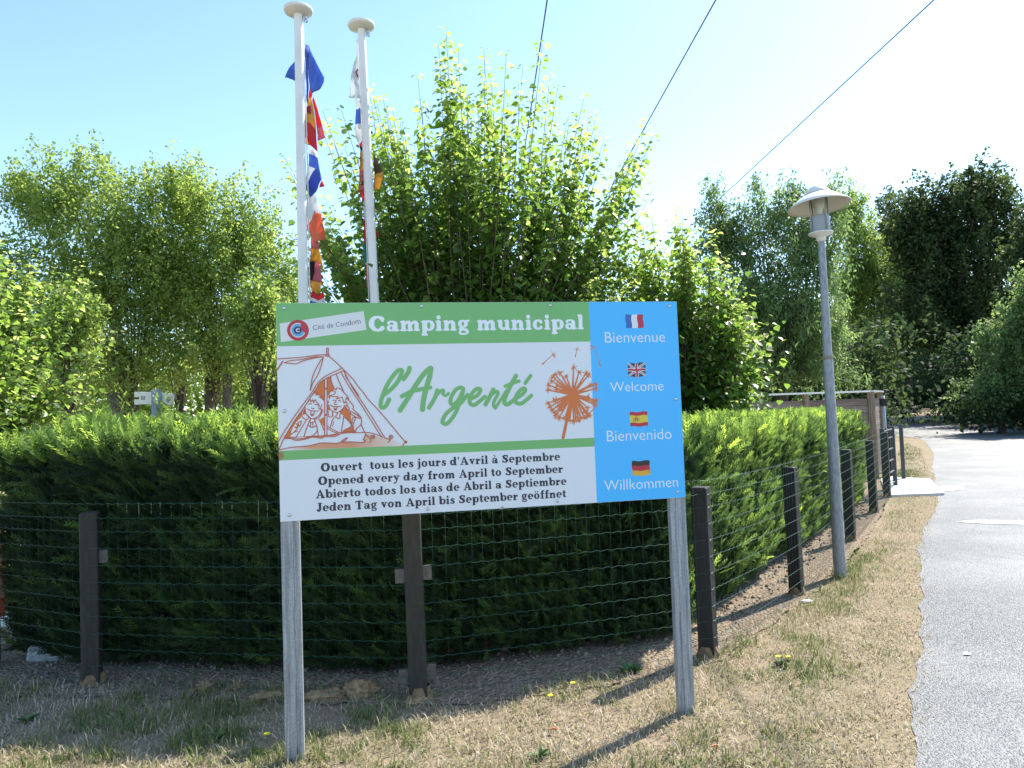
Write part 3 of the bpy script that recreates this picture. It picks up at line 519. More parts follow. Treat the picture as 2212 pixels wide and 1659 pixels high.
# --- town label and round emblem
lab = [z1(92, 275), z1(960, 155), z1(990, 345), z1(107, 465)]; ymesh('town_label', [lab], 1, P_label)
cx, cy = z1(284, 345); r0 = (z1(397, 345)[0]-z1(171, 345)[0])/2
def arc(r, a0, a1, wd): return [[(cx+r*math.cos(R(a)), cy+r*math.sin(R(a)), wd) for a in np.linspace(a0, a1, 30)]]
ymesh('emblem', ink([], [circ(cx, cy, r0)]), 2, P_red); ymesh('emblem', ink(arc(r0*.58, 75, 330, r0*.115), []), 3, P_white)
ymesh('emblem', ink(arc(r0*.46, 75, 330, r0*.15), []), 4, P_lblue); ymesh('emblem', ink([], [circ(cx-.002, cy, r0*.36)]), 5, P_navy); ymesh('emblem', ink(arc(r0*.15, 40, 320, r0*.045), []), 6, P_white)
def sans(text, L, Rr, k, mt, name='lettering', off=0.0, shear=0.0, hscale=None):
    cu = bpy.data.curves.new('t', 'FONT'); cu.body = text; cu.size = 1; cu.offset = off; cu.shear = shear; cu.resolution_u = 4
    to = bpy.data.objects.new('t', cu); C.objects.link(to); dg = bpy.context.evaluated_depsgraph_get(); me = bpy.data.meshes.new_from_object(to.evaluated_get(dg)); bpy.data.objects.remove(to)
    n = len(me.vertices); co = np.zeros(n*3); me.vertices.foreach_get('co', co); co = co.reshape(-1, 3)
    x0, x1 = co[:, 0].min(), co[:, 0].max(); lx, ly = L; rx_, ry_ = Rr; d = np.array([rx_-lx, ry_-ly]); s_ = np.hypot(*d)/(x1-x0); u = d/np.hypot(*d); vv = np.array([-u[1], u[0]])
    sv = s_ if hscale is None else hscale; P = np.array([lx, ly])+((co[:, 0:1]-x0)*s_)*u+(co[:, 1:2]*sv)*vv
    out = np.stack([P[:, 0], np.full(n, layer(k)), SZ+P[:, 1]], 1); me.vertices.foreach_set('co', out.astype(np.float32).ravel()); me.materials.clear(); me.materials.append(mt); me.update()
    if len(me.polygons) and me.polygons[0].normal.y > 0: me.flip_normals()
    me.name = name; return link(name, me, SIGN)
sans('Cité de C', z1(440, 345), z1(722, 309), 2, P_grey, off=-.002, shear=.05); sans('on', z1(727, 308), z1(795, 300), 2, P_grey, off=-.002); sans('d', z1(800, 298), z1(832, 294), 2, P_grey, off=-.002); sans('o', z1(838, 293), z1(872, 289), 2, P_red, off=-.004, shear=.3); sans('m', z1(879, 287), z1(932, 281), 2, P_grey, off=-.002)
for txt, L_, R_ in (('Bienvenue', (178, 380), (633, 375)), ('Welcome', (218, 755), (622, 748)), ('Bienvenido', (194, 1137), (684, 1116)), ('Willkommen', (175, 1517), (733, 1480))):
    L_, R_ = z3(*L_), z3(*R_); hh_ = (L_[1]+R_[1])/2; sans(txt, (L_[0], hh_), (R_[0], hh_), 1, P_pale, off=-.006)
# --- four small flags, slightly waving
def flag(p0, p1, cols, horiz, extra=None):
    (xa, ya), (xb, yb) = z3(*p0), z3(*p1); W_ = xb-xa; H_ = ya-yb; n = 12
    def pt(s_, q): return (xa+s_*W_+.002*math.sin(q*7), yb+q*H_+.0022*math.sin(s_*9+q))
    cs = cols; m_ = len(cs); tot = sum(c_[1] for c_ in cs); acc = 0
    for mt_, wd in cs:
        a0, a1 = acc/tot, (acc+wd)/tot; acc += wd; polys = []
        for i in range(n):
            u0, u1 = i/n, (i+1)/n
            if horiz: polys.append([pt(u0, 1-a1), pt(u1, 1-a1), pt(u1, 1-a0), pt(u0, 1-a0)])
            else:
                w0, w1 = a0, a1; polys.append([pt(w0, u0), pt(w1, u0), pt(w1, u1), pt(w0, u1)])
        ymesh('printed_flag', polys, 1, mt_)
    if extra: extra(pt, W_, H_)
flag((332, 165), (470, 268), [(P_frblue, 1), (P_white, 1), (P_red, 1)], False)
def uk(pt, W_, H_):
    def st(a, b, r): return [(*pt(a[0]+(b[0]-a[0])*i/8, a[1]+(b[1]-a[1])*i/8), r) for i in range(9)]
    m1 = .06
    ymesh('printed_flag', ink([st((.06, .08), (.94, .92), .0055), st((.06, .92), (.94, .08), .0055)], []), 2, P_white)
    ymesh('printed_flag', ink([st((.05, .07), (.95, .93), .0018), st((.05, .93), (.95, .07), .0018)], []), 3, P_red)
    ymesh('printed_flag', ink([st((.5, .08), (.5, .92), .0085), st((.06, .5), (.94, .5), .0085)], []), 4, P_white)
    ymesh('printed_flag', ink([st((.5, .05), (.5, .95), .005), st((.04, .5), (.96, .5), .005)], []), 5, P_red)
flag((348, 537), (487, 640), [(P_navy, 1)], True, uk)
def es(pt, W_, H_):
    x, y = pt(.36, .5); ymesh('printed_flag', ink([[(x-.005, y-.006, .0035), (x-.005, y+.005, .0035)], [(x+.005, y-.006, .0035), (x+.005, y+.005, .0035)], [(x, y+.011, .003)]], []), 2, P_line)
    ymesh('printed_flag', ink([[(x-.014, y-.008, .001), (x-.014, y+.008, .001)]], []), 2, P_grey); ymesh('printed_flag', ink([[(x+.014, y-.008, .001), (x+.014, y+.008, .001)]], []), 2, P_grey)
flag((365, 912), (505, 1018), [(P_red, 1), (P_yellow, 2), (P_red, 1)], True, es)
flag((383, 1288), (522, 1393), [(P_black, 1), (P_red, 1), (P_gold, 1)], True)
# --- screws, chip, legs
M_bolt = mat('screw_metal', (.55, .56, .58), .3, 1)
for x, y in [z1(138, 117), z1(1551, 110), z3(665, 102), z3(713, 812), z3(729, 1521), z4(115, 526), z4(943, 484), z4(1704, 433), z1(145, 1168), sg(1760, 976)]:
    b = MB(); Mx = Matrix.Rotation(R(90), 4, 'X'); b.lathe([(.0005, .004), (.006, .0045), (.0085, .002), (.0085, -.001)], 12, (x, -.004, SZ+y), Mx); b.build('screw', M_bolt, SIGN, True)
M_tape = noisy('peeling_corner', (.30, .28, .25), (.5, .48, .45), 30, .6)
x, y = z4(1380, 474); b = MB(); b.add([(x-.012, -.006, SZ+y-.004), (x+.012, -.006, SZ+y-.004), (x+.002, -.014, SZ+y+.010), (x-.012, -.005, SZ+y-.006), (x+.012, -.005, SZ+y-.006)], [(0, 1, 2), (3, 4, 2), (0, 3, 2), (1, 4, 2)]); b.build('peeling_flap', M_tape, SIGN)
M_galv = mat('galvanised_steel', (.36, .37, .38), .5, .25, .5); t = NT(M_galv); f = t.noise(t.coord((14, 14, .6)), 8, 6); f2 = t.noise(t.coord((1, 1, 1)), 120, 3)
cc = t.ramp(f, [(.3, (.20, .21, .22)), (.7, (.44, .45, .46))]); cc = t.mix(.5, cc, f2, 'OVERLAY'); t.base(cc); t.bump(f, .2, .002)
for x0 in (.0, SW-.082):
    w_, d_ = .082, .04; g = .004
    prof = [(0, 0), (.018, 0), (.020, g), (.028, g), (.030, 0), (.052, 0), (.054, g), (.062, g), (.064, 0), (w_, 0), (w_, d_), (0, d_)]
    b = MB(); b.prism([(x0+x, .002+y) for x, y in prof], -.05, SZ+.94); b.build('leg', M_galv, SIGN)
# ================================================================ wire fence with square posts
M_post = noisy('dark_post', (.007, .0065, .006), (.016, .014, .013), 30, .65, (1, 1, .15), .3)
M_post2 = noisy('brown_post', (.022, .019, .015), (.038, .032, .026), 40, .7, (1, 1, .2), .3)
M_dirt = noisy('post_foot_dirt', (.16, .10, .05), (.24, .16, .09), 18, .95)
M_wire = mat('green_coated_wire', (.02, .075, .05), .3, .0, .5)
M_plate = noisy('post_plate', (.07, .062, .055), (.11, .10, .09), 40, .5)
fence_pts = [Vector(p) for p in ((-4.9, 5.62), (-2.587, 4.475), (-.569, 4.068), (1.150, 4.576), (2.241, 5.985), (3.733, 8.276), (5.003, 10.325), (6.05, 12.0))]
FENCE = empty('wire_fence', (0, 0, 0)); tag(FENCE, 'green wire mesh fence on square dark posts running round the conifer hedge', 'fence')
POSTW = .098
def post(parent, x, y, rz, h, mt, brackets=None, name='post', w_=POSTW, foot=True, label=None):
    b = MB(); Mz = Matrix.Rotation(rz, 4, 'Z'); b.box((0, 0, h/2-.05), (w_, w_, h+.1), None, .006)
    o = b.build(name, mt, parent, loc=(x, y, 0)); o.rotation_euler = (rng.normal()*.007, rng.normal()*.007, rz)
    if label: o['label'] = label
    if foot:
        f_ = MB(); n = 10
        ring = []
        for k, (rr_, z) in enumerate(((.078, .0), (.064, .03), (.056, .07))):
            ring += [(math.cos(6.283*i/n)*rr_*(1+.3*mnoise.noise(Vector((i*3., k, x)))), math.sin(6.283*i/n)*rr_*(1+.3*mnoise.noise(Vector((i*2., k, y)))), z) for i in range(n)]
        f_.add(ring, [(k*n+i, k*n+(i+1) % n, (k+1)*n+(i+1) % n, (k+1)*n+i) for k in range(2) for i in range(n)]); q = f_.build('soil_collar', M_dirt, o)
    for (dx, dy, z) in brackets or []:
        k = MB(); k.box((dx, dy, z), (.05, .004, .075)); k.box((dx, dy+.012, z+.037), (.05, .026, .004)); k.lathe([(.0, -.004), (.006, -.004), (.006, .003)], 8, (dx, dy-.001, z), Matrix.Rotation(R(90), 4, 'X')); k.build('bracket', M_plate, o)
    return o
def ang(a, b): return math.atan2(b.y-a.y, b.x-a.x)
post(FENCE, *fence_pts[1], ang(fence_pts[1], fence_pts[2])+R(28), 1.03, M_post2, [(.072, -.02, .76)])
post(FENCE, *fence_pts[2], ang(fence_pts[2], fence_pts[3])-R(12), 1.06, M_post2, [(-.075, -.03, .67), (.075, -.03, .68), (-.075, -.03, .13), (.075, -.03, .15)])
rd = ang(fence_pts[3], fence_pts[4])
post(FENCE, *fence_pts[3], rd+R(6), 1.04, M_post); post(FENCE, *fence_pts[4], rd, 1.03, M_post); post(FENCE, *fence_pts[5], rd, 1.02, M_post); post(FENCE, *fence_pts[6], rd, 1.01, M_post); post(FENCE, *fence_pts[7], rd, 1.06, M_post)
HZ = [.04, .13, .23, .32, .42, .52, .62, .72, .82, .92, 1.0, 1.085]
NV = .068
def seg_pts(a, b, z, amp, step, ph=0, sag=.012):
    L_ = (b-a).length; n = max(2, int(L_/step)); out = []
    for i in range(n+1):
        s_ = i/n; p = a.lerp(b, s_); out.append((p.x, p.y, z-sag*4*s_*(1-s_)+(amp if (i+ph) % 2 else -amp)))
    return out
nrm_off = []
path = []
for i in range(len(fence_pts)):  # the mesh runs on the outer side of the posts
    a = fence_pts[max(i-1, 0)]; b = fence_pts[min(i+1, len(fence_pts)-1)]; t_ = (b-a).normalized(); path.append(fence_pts[i]+Vector((t_.y, -t_.x))*.056)
for zi, z in enumerate(HZ):
    pts = []
    for i in range(len(path)-1):
        q = seg_pts(path[i], path[i+1], z+(0.0 if zi < 11 else .0), .0035, NV/2, 0, .012 if i > 2 else .006); pts += q if i == len(path)-2 else q[:-1]
    MB().tube(pts, .0014, 4).build('horizontal_wire', M_wire, FENCE, True)
vm = MB().tube([(0, 0, .0), (0, 0, .3), (0, 0, .7), (0, 0, 1.09)], .00055, 3).build('vertical_wire', M_wire, FENCE, True); VME = vm.data; C.objects.unlink(vm); bpy.data.objects.remove(vm)
far = MB(); cnt = 0
for i in range(len(path)-1):
    a, b = path[i], path[i+1]; n = int((b-a).length/NV)
    for k in range(n):
        p = a.lerp(b, (k+.5)/n)
        if i < 4: o = link('vertical_wire', VME, FENCE, (p.x, p.y, 0)); o.rotation_euler = (0, rng.normal()*.006, 0); cnt += 1
        else: far.tube([(p.x, p.y, 0), (p.x, p.y, 1.09)], .0009, 3)
o = far.build('far_vertical_wires', M_wire, FENCE); o['kind'] = 'stuff'
# posts with mesh beyond the slab
F2 = empty('wire_fence', (0, 0, 0)); tag(F2, 'short run of wire fence on thin dark posts beyond the gate and the concrete slab', 'fence')
q2 = [Vector(p) for p in ((7.95, 15.6), (8.75, 17.2), (9.7, 19.0), (10.8, 21.0))]
for p in q2: post(F2, p.x, p.y, rd, 1.05, M_post, foot=False, w_=.08)
for z in HZ[::2]:
    pts = []
    for i in range(3): pts += seg_pts(q2[i], q2[i+1], z, .003, .12)
    MB().tube(pts, .002, 3).build('horizontal_wire', M_wire, F2)
# ================================================================ street lamps
M_lampgal = noisy('lamp_pole_galvanised', (.22, .23, .24), (.34, .35, .36), 60, .55, (1, 1, .3), .1, .3)
M_lampgrey = mat('lamp_grey_paint', (.30, .32, .34), .5); M_shade = mat('lamp_shade_paint', (.72, .68, .60), .55)
M_rust = noisy('rust_ring', (.22, .15, .10), (.30, .24, .2), 30, .8)
M_glass = mat('lamp_glass', (.9, .93, .93), .06); gb = M_glass.node_tree.nodes['Principled BSDF']; gb.inputs['Transmission Weight'].default_value = 1; gb.inputs['IOR'].default_value = 1.08
M_bulb = mat('bulb', (.80, .78, .70), .3)
def lamp(x, y, z, sc, label, tilt=.05):
    L_ = empty('street_lamp', (x, y, z)); L_.scale = (sc, sc, sc); tag(L_, label, 'street lamp')
    b = MB(); b.lathe([(.052, -.1), (.052, .55), (.047, 1.2), (.042, 1.95), (.038, 2.0), (.030, 3.02)], 20); b.build('pole', M_lampgal, L_, True)
    b = MB(); b.lathe([(.0435, 1.93), (.0445, 1.94), (.0445, 1.955), (.043, 1.965)], 20); b.build('joint_ring', M_rust, L_, True)
    H_ = empty('lamp_head', (0, 0, 3.0)); H_.parent = L_; H_.rotation_euler = (R(-1), tilt*.2, 0); QT = Matrix.Rotation(tilt*.5, 4, 'Y') @ Matrix.Rotation(R(-3), 4, 'X')
    b = MB(); b.lathe([(.0, 0), (.034, 0), (.040, .02), (.045, .045), (.104, .070), (.107, .077), (.104, .084), (0, .088)], 28); b.build('collar', M_shade, H_, True)
    b = MB(); b.lathe([(0, .084), (.079, .084), (.083, .09), (.083, .225), (.079, .236), (0, .236)], 28); b.build('housing', M_lampgrey, H_, True)
    b = MB(); b.lathe([(.068, .236), (.068, .41), (.065, .41), (.065, .24), (.068, .236)], 28); b.build('glass_cylinder', M_glass, H_, True)
    b = MB(); b.lathe([(0, .236), (.022, .238), (.022, .27), (.03, .29), (.048, .33), (.052, .365), (.042, .40), (.02, .42), (0, .424)], 20); b.build('bulb', M_bulb, H_, True)
    b = MB(); b.lathe([(.270, .324), (.268, .320), (.225, .356), (.16, .40), (.10, .42), (.0, .43), (.0, .51), (.012, .512), (.03, .502), (.055, .485), (.095, .452), (.102, .446), (.165, .408), (.225, .362), (.270, .328), (.270, .324)], 40, (0, 0, 0), Matrix.Translation((0, 0, .36)) @ QT @ Matrix.Translation((0, 0, -.36))); b.build('lamp_shade', M_shade, H_, True)
    b = MB(); b.lathe([(.118, .440), (.112, .456), (.060, .505), (.03, .528), (.012, .536), (0, .538)], 32, (0, 0, 0), Matrix.Translation((0, 0, .36)) @ QT @ Matrix.Translation((0, 0, -.36))); b.build('shade_cap', M_shade, H_, True)
    for a in (195, 285, 15, 105):
        ca, sa = math.cos(R(a)), math.sin(R(a)); MB().tube([(.094*ca, .094*sa, .07), (.094*ca, .094*sa, .415)], .006, 8).build('support_rod', M_lampgrey, H_, True)
    return L_
lamp(2.845, 6.557, 0, 1.0, 'tall street lamp with a conical shade on a grey metal pole beside the wire fence', -.07)
# lamp_head is a part with sub-parts below the lamp: joined depth stays within three levels
lp = at(1887, 800, 60); lamp(lp.x, 60, terrain(lp.x, 60)-.15, 1.05, 'tiny far street lamp seen above the corner of the wooden plank screen', .0)
# ================================================================ flagpoles and flags
M_pole = noisy('pole_white_paint', (.66, .645, .61), (.78, .77, .74), 2.5, .35, bump=0)
def flagpole(u0, v0, u1, v1, Y, r0, r1, rd_, label, zb=-.1):
    top = at(u0, v0, Y); low = at(u1, v1, Y); d = (top-low).normalized(); base = low+d*((zb-low.z)/d.z)
    o = empty('flagpole', (base.x, base.y, 0)); tag(o, label, 'flagpole', 'white flagpoles behind the sign')
    L_ = (top-base).length; Q = Vector((0, 0, 1)).rotation_difference(d).to_matrix().to_4x4()
    b = MB(); b.lathe([(r0*1.15, -.0), (r0*1.1, L_*.3), (r0, L_*.5), (r1, L_)], 24, (0, 0, zb), Q); b.build('pole', M_pole, o, True)
    tp = top-Vector((base.x, base.y, 0)); b = MB(); b.lathe([(0, -.012), (r1*1.3, -.010), (rd_*.55, -.006), (rd_*.62, .000), (rd_*.92, .012), (rd_, .030), (rd_*.985, .046), (rd_*.8, .060), (rd_*.4, .068), (0, .070)], 40, tp, Q); b.build('top_disc', M_pole, o, True)
    b = MB(); b.box(tp+Vector((.065, .0, -.05)), (.03, .02, .06)); b.lathe([(.0, -.012), (.018, -.010), (.018, .010), (0, .012)], 12, tp+Vector((.075, 0, -.07)), Matrix.Rotation(R(90), 4, 'X')); b.build('pulley', M_bolt, o)
    return o, base, top
fp1, b1, t1 = flagpole(644.5, 30, 655.5, 650, 7.0, .0475, .042, .142, 'left white flagpole with a flat disc cap and the blue flag at its top')
fp2, b2, t2 = flagpole(780.5, 62, 809.5, 650, 7.7, .0475, .042, .146, 'right white flagpole with a flat disc cap and the white flag at its top')
M_rope = noisy('halyard', (.6, .6, .58), (.75, .75, .72), 60, .9)
for fo, (pa, pb, Y) in ((fp1, ((655, 55), (669, 652), 7.02)), (fp2, ((771, 85), (797, 652), 7.72))):
    a = at(*pa, Y); b_ = at(*pb, Y); off = fo.location; MB().tube([a-off, (a*.5+b_*.5)-off+Vector((.01, 0, 0)), b_-off], .006, 5).build('halyard', M_rope, fo)
CM = {n: cloth_mat('cloth_'+n, c_) for n, c_ in dict(blue=(.14, .25, .66), red=(.74, .07, .09), yellow=(.85, .50, .12), white=(.80, .82, .84), orange=(.85, .26, .14), black=(.07, .055, .06), navy=(.10, .16, .52), green=(.05, .36, .30), pink=(.70, .22, .26), gold=(.82, .45, .06), brown=(.16, .12, .09), crest=(.45, .06, .12)).items()}  # cloth colours mixed towards white, painting in the sun's veil
CMK = list(CM)
def zz5(x, y): return ((880+x*.3014)/1.47559, y*.3014/1.47559)
def zz6(x, y): return ((880+x*.3135)/1.47559, (460+y*.3135)/1.47559)
def cloth(label, group, Y, pieces):
    """a hanging, folded flag: each coloured field is a patch of one continuous rippled sheet"""
    bm = bmesh.new(); lay = {}
    allp = []
    for zfn, col, pts, dy in pieces: allp += [at(*zfn(*p), Y) for p in pts]
    org = Vector((sum(p.x for p in allp)/len(allp), Y, max(p.z for p in allp)))
    for zfn, col, pts, dy in pieces:
        P = [at(*zfn(*p), Y) for p in pts]; b2_ = bmesh.new(); vs = []
        for i in range(len(P)):
            a = P[i]; c_ = P[(i+1) % len(P)]; n = max(1, int((c_-a).length/.03))
            for k in range(n): vs.append(b2_.verts.new(a.lerp(c_, k/n)))
        f = b2_.faces.new(vs); bmesh.ops.triangulate(b2_, faces=[f], quad_method='BEAUTY', ngon_method='BEAUTY')
        for _ in range(3):
            es_ = [e for e in b2_.edges if e.calc_length() > .045]
            if not es_: break
            bmesh.ops.subdivide_edges(b2_, edges=es_, cuts=1, use_grid_fill=False); bmesh.ops.triangulate(b2_, faces=[f for f in b2_.faces if len(f.verts) > 3])
        mp = {}
        for v_ in b2_.verts:
            x, z = v_.co.x-org.x, v_.co.z; fy = .022*math.sin(x*34+z*7+Y)+.006*math.sin(x*85-z*11)+.008*math.sin(z*30+x*20)
            mp[v_] = bm.verts.new((v_.co.x-org.x, dy+fy, z-org.z))
        for f in b2_.faces:
            try: g = bm.faces.new([mp[v_] for v_ in f.verts])
            except ValueError: continue
            g.material_index = CMK.index(col); g.smooth = True
        b2_.free()
    bmesh.ops.remove_doubles(bm, verts=bm.verts, dist=.0008)
    bmesh.ops.recalc_face_normals(bm, faces=bm.faces)
    me = bpy.data.meshes.new('flag'); bm.to_mesh(me); bm.free()
    for n in CMK: me.materials.append(CM[n])
    o = link('flag', me, None, org); o.location.y += .06; tag(o, label, 'flag', group); sm_ = o.modifiers.new('thick', 'SOLIDIFY'); sm_.thickness = .002; return o
g1_ = 'flags hanging from the left flagpole'; g2_ = 'flags hanging from the right flagpole'
cloth('plain blue flag hanging at the top of the left flagpole', g1_, 7.0, [(zz5, 'blue', [(322, 450), (420, 655), (497, 800), (490, 850), (370, 972), (345, 920), (336, 830), (330, 600)], .0), (zz5, 'navy', [(285, 420), (318, 420), (320, 900), (305, 1045), (292, 1040)], .03), (zz5, 'blue', [(200, 540), (240, 600), (240, 960), (206, 1122), (195, 1000), (195, 830), (70, 786)], .01)])
cloth('red and yellow striped flag with a crest, second on the left pole', g1_, 7.0, [(zz5, 'red', [(335, 868), (372, 975), (352, 1010), (318, 990)], 0), (zz5, 'yellow', [(318, 990), (352, 1010), (385, 1180), (400, 1350), (345, 1275), (287, 1250), (305, 1080)], 0), (zz5, 'red', [(287, 1250), (345, 1275), (400, 1350), (415, 1575), (340, 1510), (280, 1400)], 0),
    (zz5, 'yellow', [(282, 1405), (355, 1480), (330, 1510), (278, 1480)], .02), (zz5, 'red', [(372, 985), (430, 1170), (470, 1300), (400, 1310), (385, 1180), (355, 1015)], .025), (zz5, 'pink', [(400, 1310), (470, 1300), (497, 1425), (412, 1450)], .025), (zz5, 'crest', [(318, 1100), (345, 1090), (355, 1150), (350, 1190), (310, 1170)], -.022)])
cloth('blue, white and red flag, third on the left pole', g1_, 7.0, [(zz6, 'white', [(322, 15), (400, 60), (410, 120), (320, 75)], 0), (zz6, 'blue', [(320, 75), (410, 120), (432, 250), (385, 228), (305, 190)], 0), (zz6, 'white', [(305, 190), (385, 228), (330, 300), (275, 412), (290, 270)], 0), (zz6, 'navy', [(385, 228), (432, 250), (452, 340), (410, 430), (330, 520), (275, 415), (330, 300)], .0), (zz6, 'red', [(450, 340), (478, 408), (420, 418)], .02)])
cloth('white and orange flag, fourth on the left pole', g1_, 7.0, [(zz6, 'white', [(305, 510), (378, 470), (440, 690), (365, 655), (350, 760), (278, 828)], 0), (zz6, 'orange', [(365, 655), (440, 690), (487, 930), (375, 992), (340, 905), (278, 828), (350, 760)], .0)])
cloth('black, red and yellow flag, fifth on the left pole', g1_, 7.0, [(zz6, 'pink', [(340, 915), (408, 985), (420, 1052), (326, 1034)], .03), (zz6, 'gold', [(326, 1034), (420, 1052), (460, 1230), (455, 1290), (430, 1200), (385, 1182), (318, 1168)], .02), (zz6, 'black', [(318, 1168), (385, 1182), (345, 1370), (315, 1372)], .01), (zz6, 'pink', [(385, 1182), (430, 1200), (457, 1398), (345, 1370)], 0), (zz6, 'yellow', [(325, 1372), (345, 1370), (457, 1398), (440, 1480), (385, 1512), (332, 1445)], -.01)])
cloth('red, white and blue crossed flag just above the sign', g1_, 7.0, [(zz6, 'red', [(345, 1450), (390, 1512), (455, 1480), (465, 1540), (400, 1570), (325, 1540)], .03), (zz6, 'white', [(325, 1540), (400, 1570), (400, 1600), (320, 1575)], .03), (zz6, 'navy', [(320, 1575), (400, 1600), (405, 1720), (318, 1720)], .03), (zz6, 'white', [(400, 1570), (465, 1540), (480, 1590), (402, 1640)], .03), (zz6, 'red', [(402, 1640), (480, 1590), (485, 1720), (405, 1720)], .03)])
cloth('white flag with a small red round emblem at the top of the right pole', g2_, 7.7, [(zz5, 'white', [(845, 455), (868, 455), (892, 700), (895, 1000), (870, 1030), (757, 1002), (800, 700)], .0), (zz5, 'crest', [(850, 705), (885, 715), (885, 800), (852, 795), (825, 745)], -.03), (zz5, 'white', [(852, 728), (880, 735), (880, 780), (858, 778), (842, 748)], -.04), (zz5, 'white', [(825, 1020), (895, 1020), (895, 1110), (850, 1138), (832, 1090)], .02)])
cloth('blue, white and red flag, second on the right pole', g2_, 7.7, [(zz5, 'blue', [(832, 1125), (850, 1138), (900, 1112), (906, 1290), (818, 1282)], 0), (zz5, 'white', [(818, 1282), (906, 1290), (908, 1440), (862, 1505), (815, 1400), (808, 1330)], 0), (zz5, 'red', [(908, 1440), (912, 1580), (880, 1570), (862, 1505)], .0)])
cloth('black, red and yellow flag, third on the right pole', g2_, 7.7, [(zz6, 'black', [(835, 0), (890, 0), (885, 50), (848, 50)], .02), (zz6, 'gold', [(848, 50), (885, 50), (892, 245), (834, 245)], 0), (zz6, 'pink', [(834, 245), (892, 245), (900, 440), (825, 445), (824, 400)], 0), (zz6, 'brown', [(972, 60), (1000, 110), (1080, 268), (983, 272)], 0), (zz6, 'yellow', [(983, 272), (1080, 268), (1075, 330), (1040, 420), (1000, 452), (985, 440)], .0)])
cloth('red and white flag, fourth on the right pole', g2_, 7.7, [(zz6, 'red', [(825, 445), (898, 445), (905, 545), (875, 565)], 0), (zz6, 'white', [(875, 565), (905, 545), (922, 760), (905, 772), (878, 742)], 0), (zz6, 'red', [(878, 742), (905, 772), (922, 760), (930, 870), (885, 1022)], 0), (zz6, 'red', [(1012, 855), (1038, 920), (1015, 942)], 0)])
cloth('green, white and red flag, lowest on the right pole', g2_, 7.7, [(zz6, 'green', [(915, 895), (935, 1170), (892, 1205), (880, 1010)], 0), (zz6, 'white', [(892, 1205), (935, 1170), (938, 1200), (905, 1215)], 0), (zz6, 'pink', [(905, 1215), (938, 1200), (955, 1500), (912, 1445)], 0)])
# ================================================================ overhead cables
M_cable = mat('cable', (.09, .12, .15), .6)
for (ua, va), (ub, vb), lab_ in (((1182, 0), (1148, 225), 'thin overhead cable leaving the sky above the middle of the bushy tree'), ((1546, 0), (1400, 262), 'thin overhead cable meeting the lone right shoot of the bushy tree'), ((2017, 0), (1500, 480), 'thin overhead cable running down to the right of the bushy tree')):
    z = 7.3
    a = ground(ua, va, z); b_ = ground(ub, vb, z); d = (b_-a).normalized(); p0 = a-d*16; p1 = a+d*80; n = 24
    MB().tube([p0.lerp(p1, i/n)-p0 for i in range(n+1)], .011, 6).build('overhead_cable', M_cable, None, True, loc=p0)
    tag(C.objects[-1], lab_, 'cable', 'overhead cables')
# ================================================================ direction box on a post behind the hedge
c0 = at(338, 872, 7.0); DB = empty('box_sign', (c0.x, c0.y, 0)); tag(DB, 'cream box shaped sign on a square grey post behind the left hedge', 'sign')
M_cream = noisy('cream_paint', (.62, .60, .46), (.74, .72, .58), 12, .6, bump=.05); M_bluegrey = noisy('grey_wood_post', (.16, .19, .24), (.30, .34, .38), 12, .7, (1, 1, .2))
ztop = at(338, 841, 7).z; b = MB(); b.box((0, 0, ztop/2), (.072, .06, ztop), None, .004); b.build('post', M_bluegrey, DB)
b = MB(); b.box((-.075, .07, at(330, 860, 7).z), (.21, .09, .12), Matrix.Rotation(R(4), 4, 'Y'), .005); b.box((.075, .07, at(338, 863, 7).z), (.09, .09, .113), Matrix.Rotation(R(4), 4, 'Y'), .005); b.build('box', M_cream, DB)
b = MB(); b.box((-.205, .07, at(330, 857, 7).z+.03), (.05, .07, .05)); b.box((-.205, .07, at(330, 864, 7).z-.012), (.05, .07, .05)); b.build('box_end', M_cream, DB)
M_mark = mat('mark', (.06, .06, .09), .6)
for dx, zz_ in ((-.14, at(318, 859, 7).z), (.10, at(355, 862, 7).z)):
    b = MB()
    for q in ((-.016, 0, .004, .03), (.016, 0, .004, .03), (0, .016, .036, .004), (0, -.016, .036, .004), (-.004, .002, .006, .012), (.005, -.004, .006, .01)): b.box((dx+q[0], .0235, zz_+q[1]), (q[2], .002, q[3]))
    b.build('number_mark', M_mark, DB)
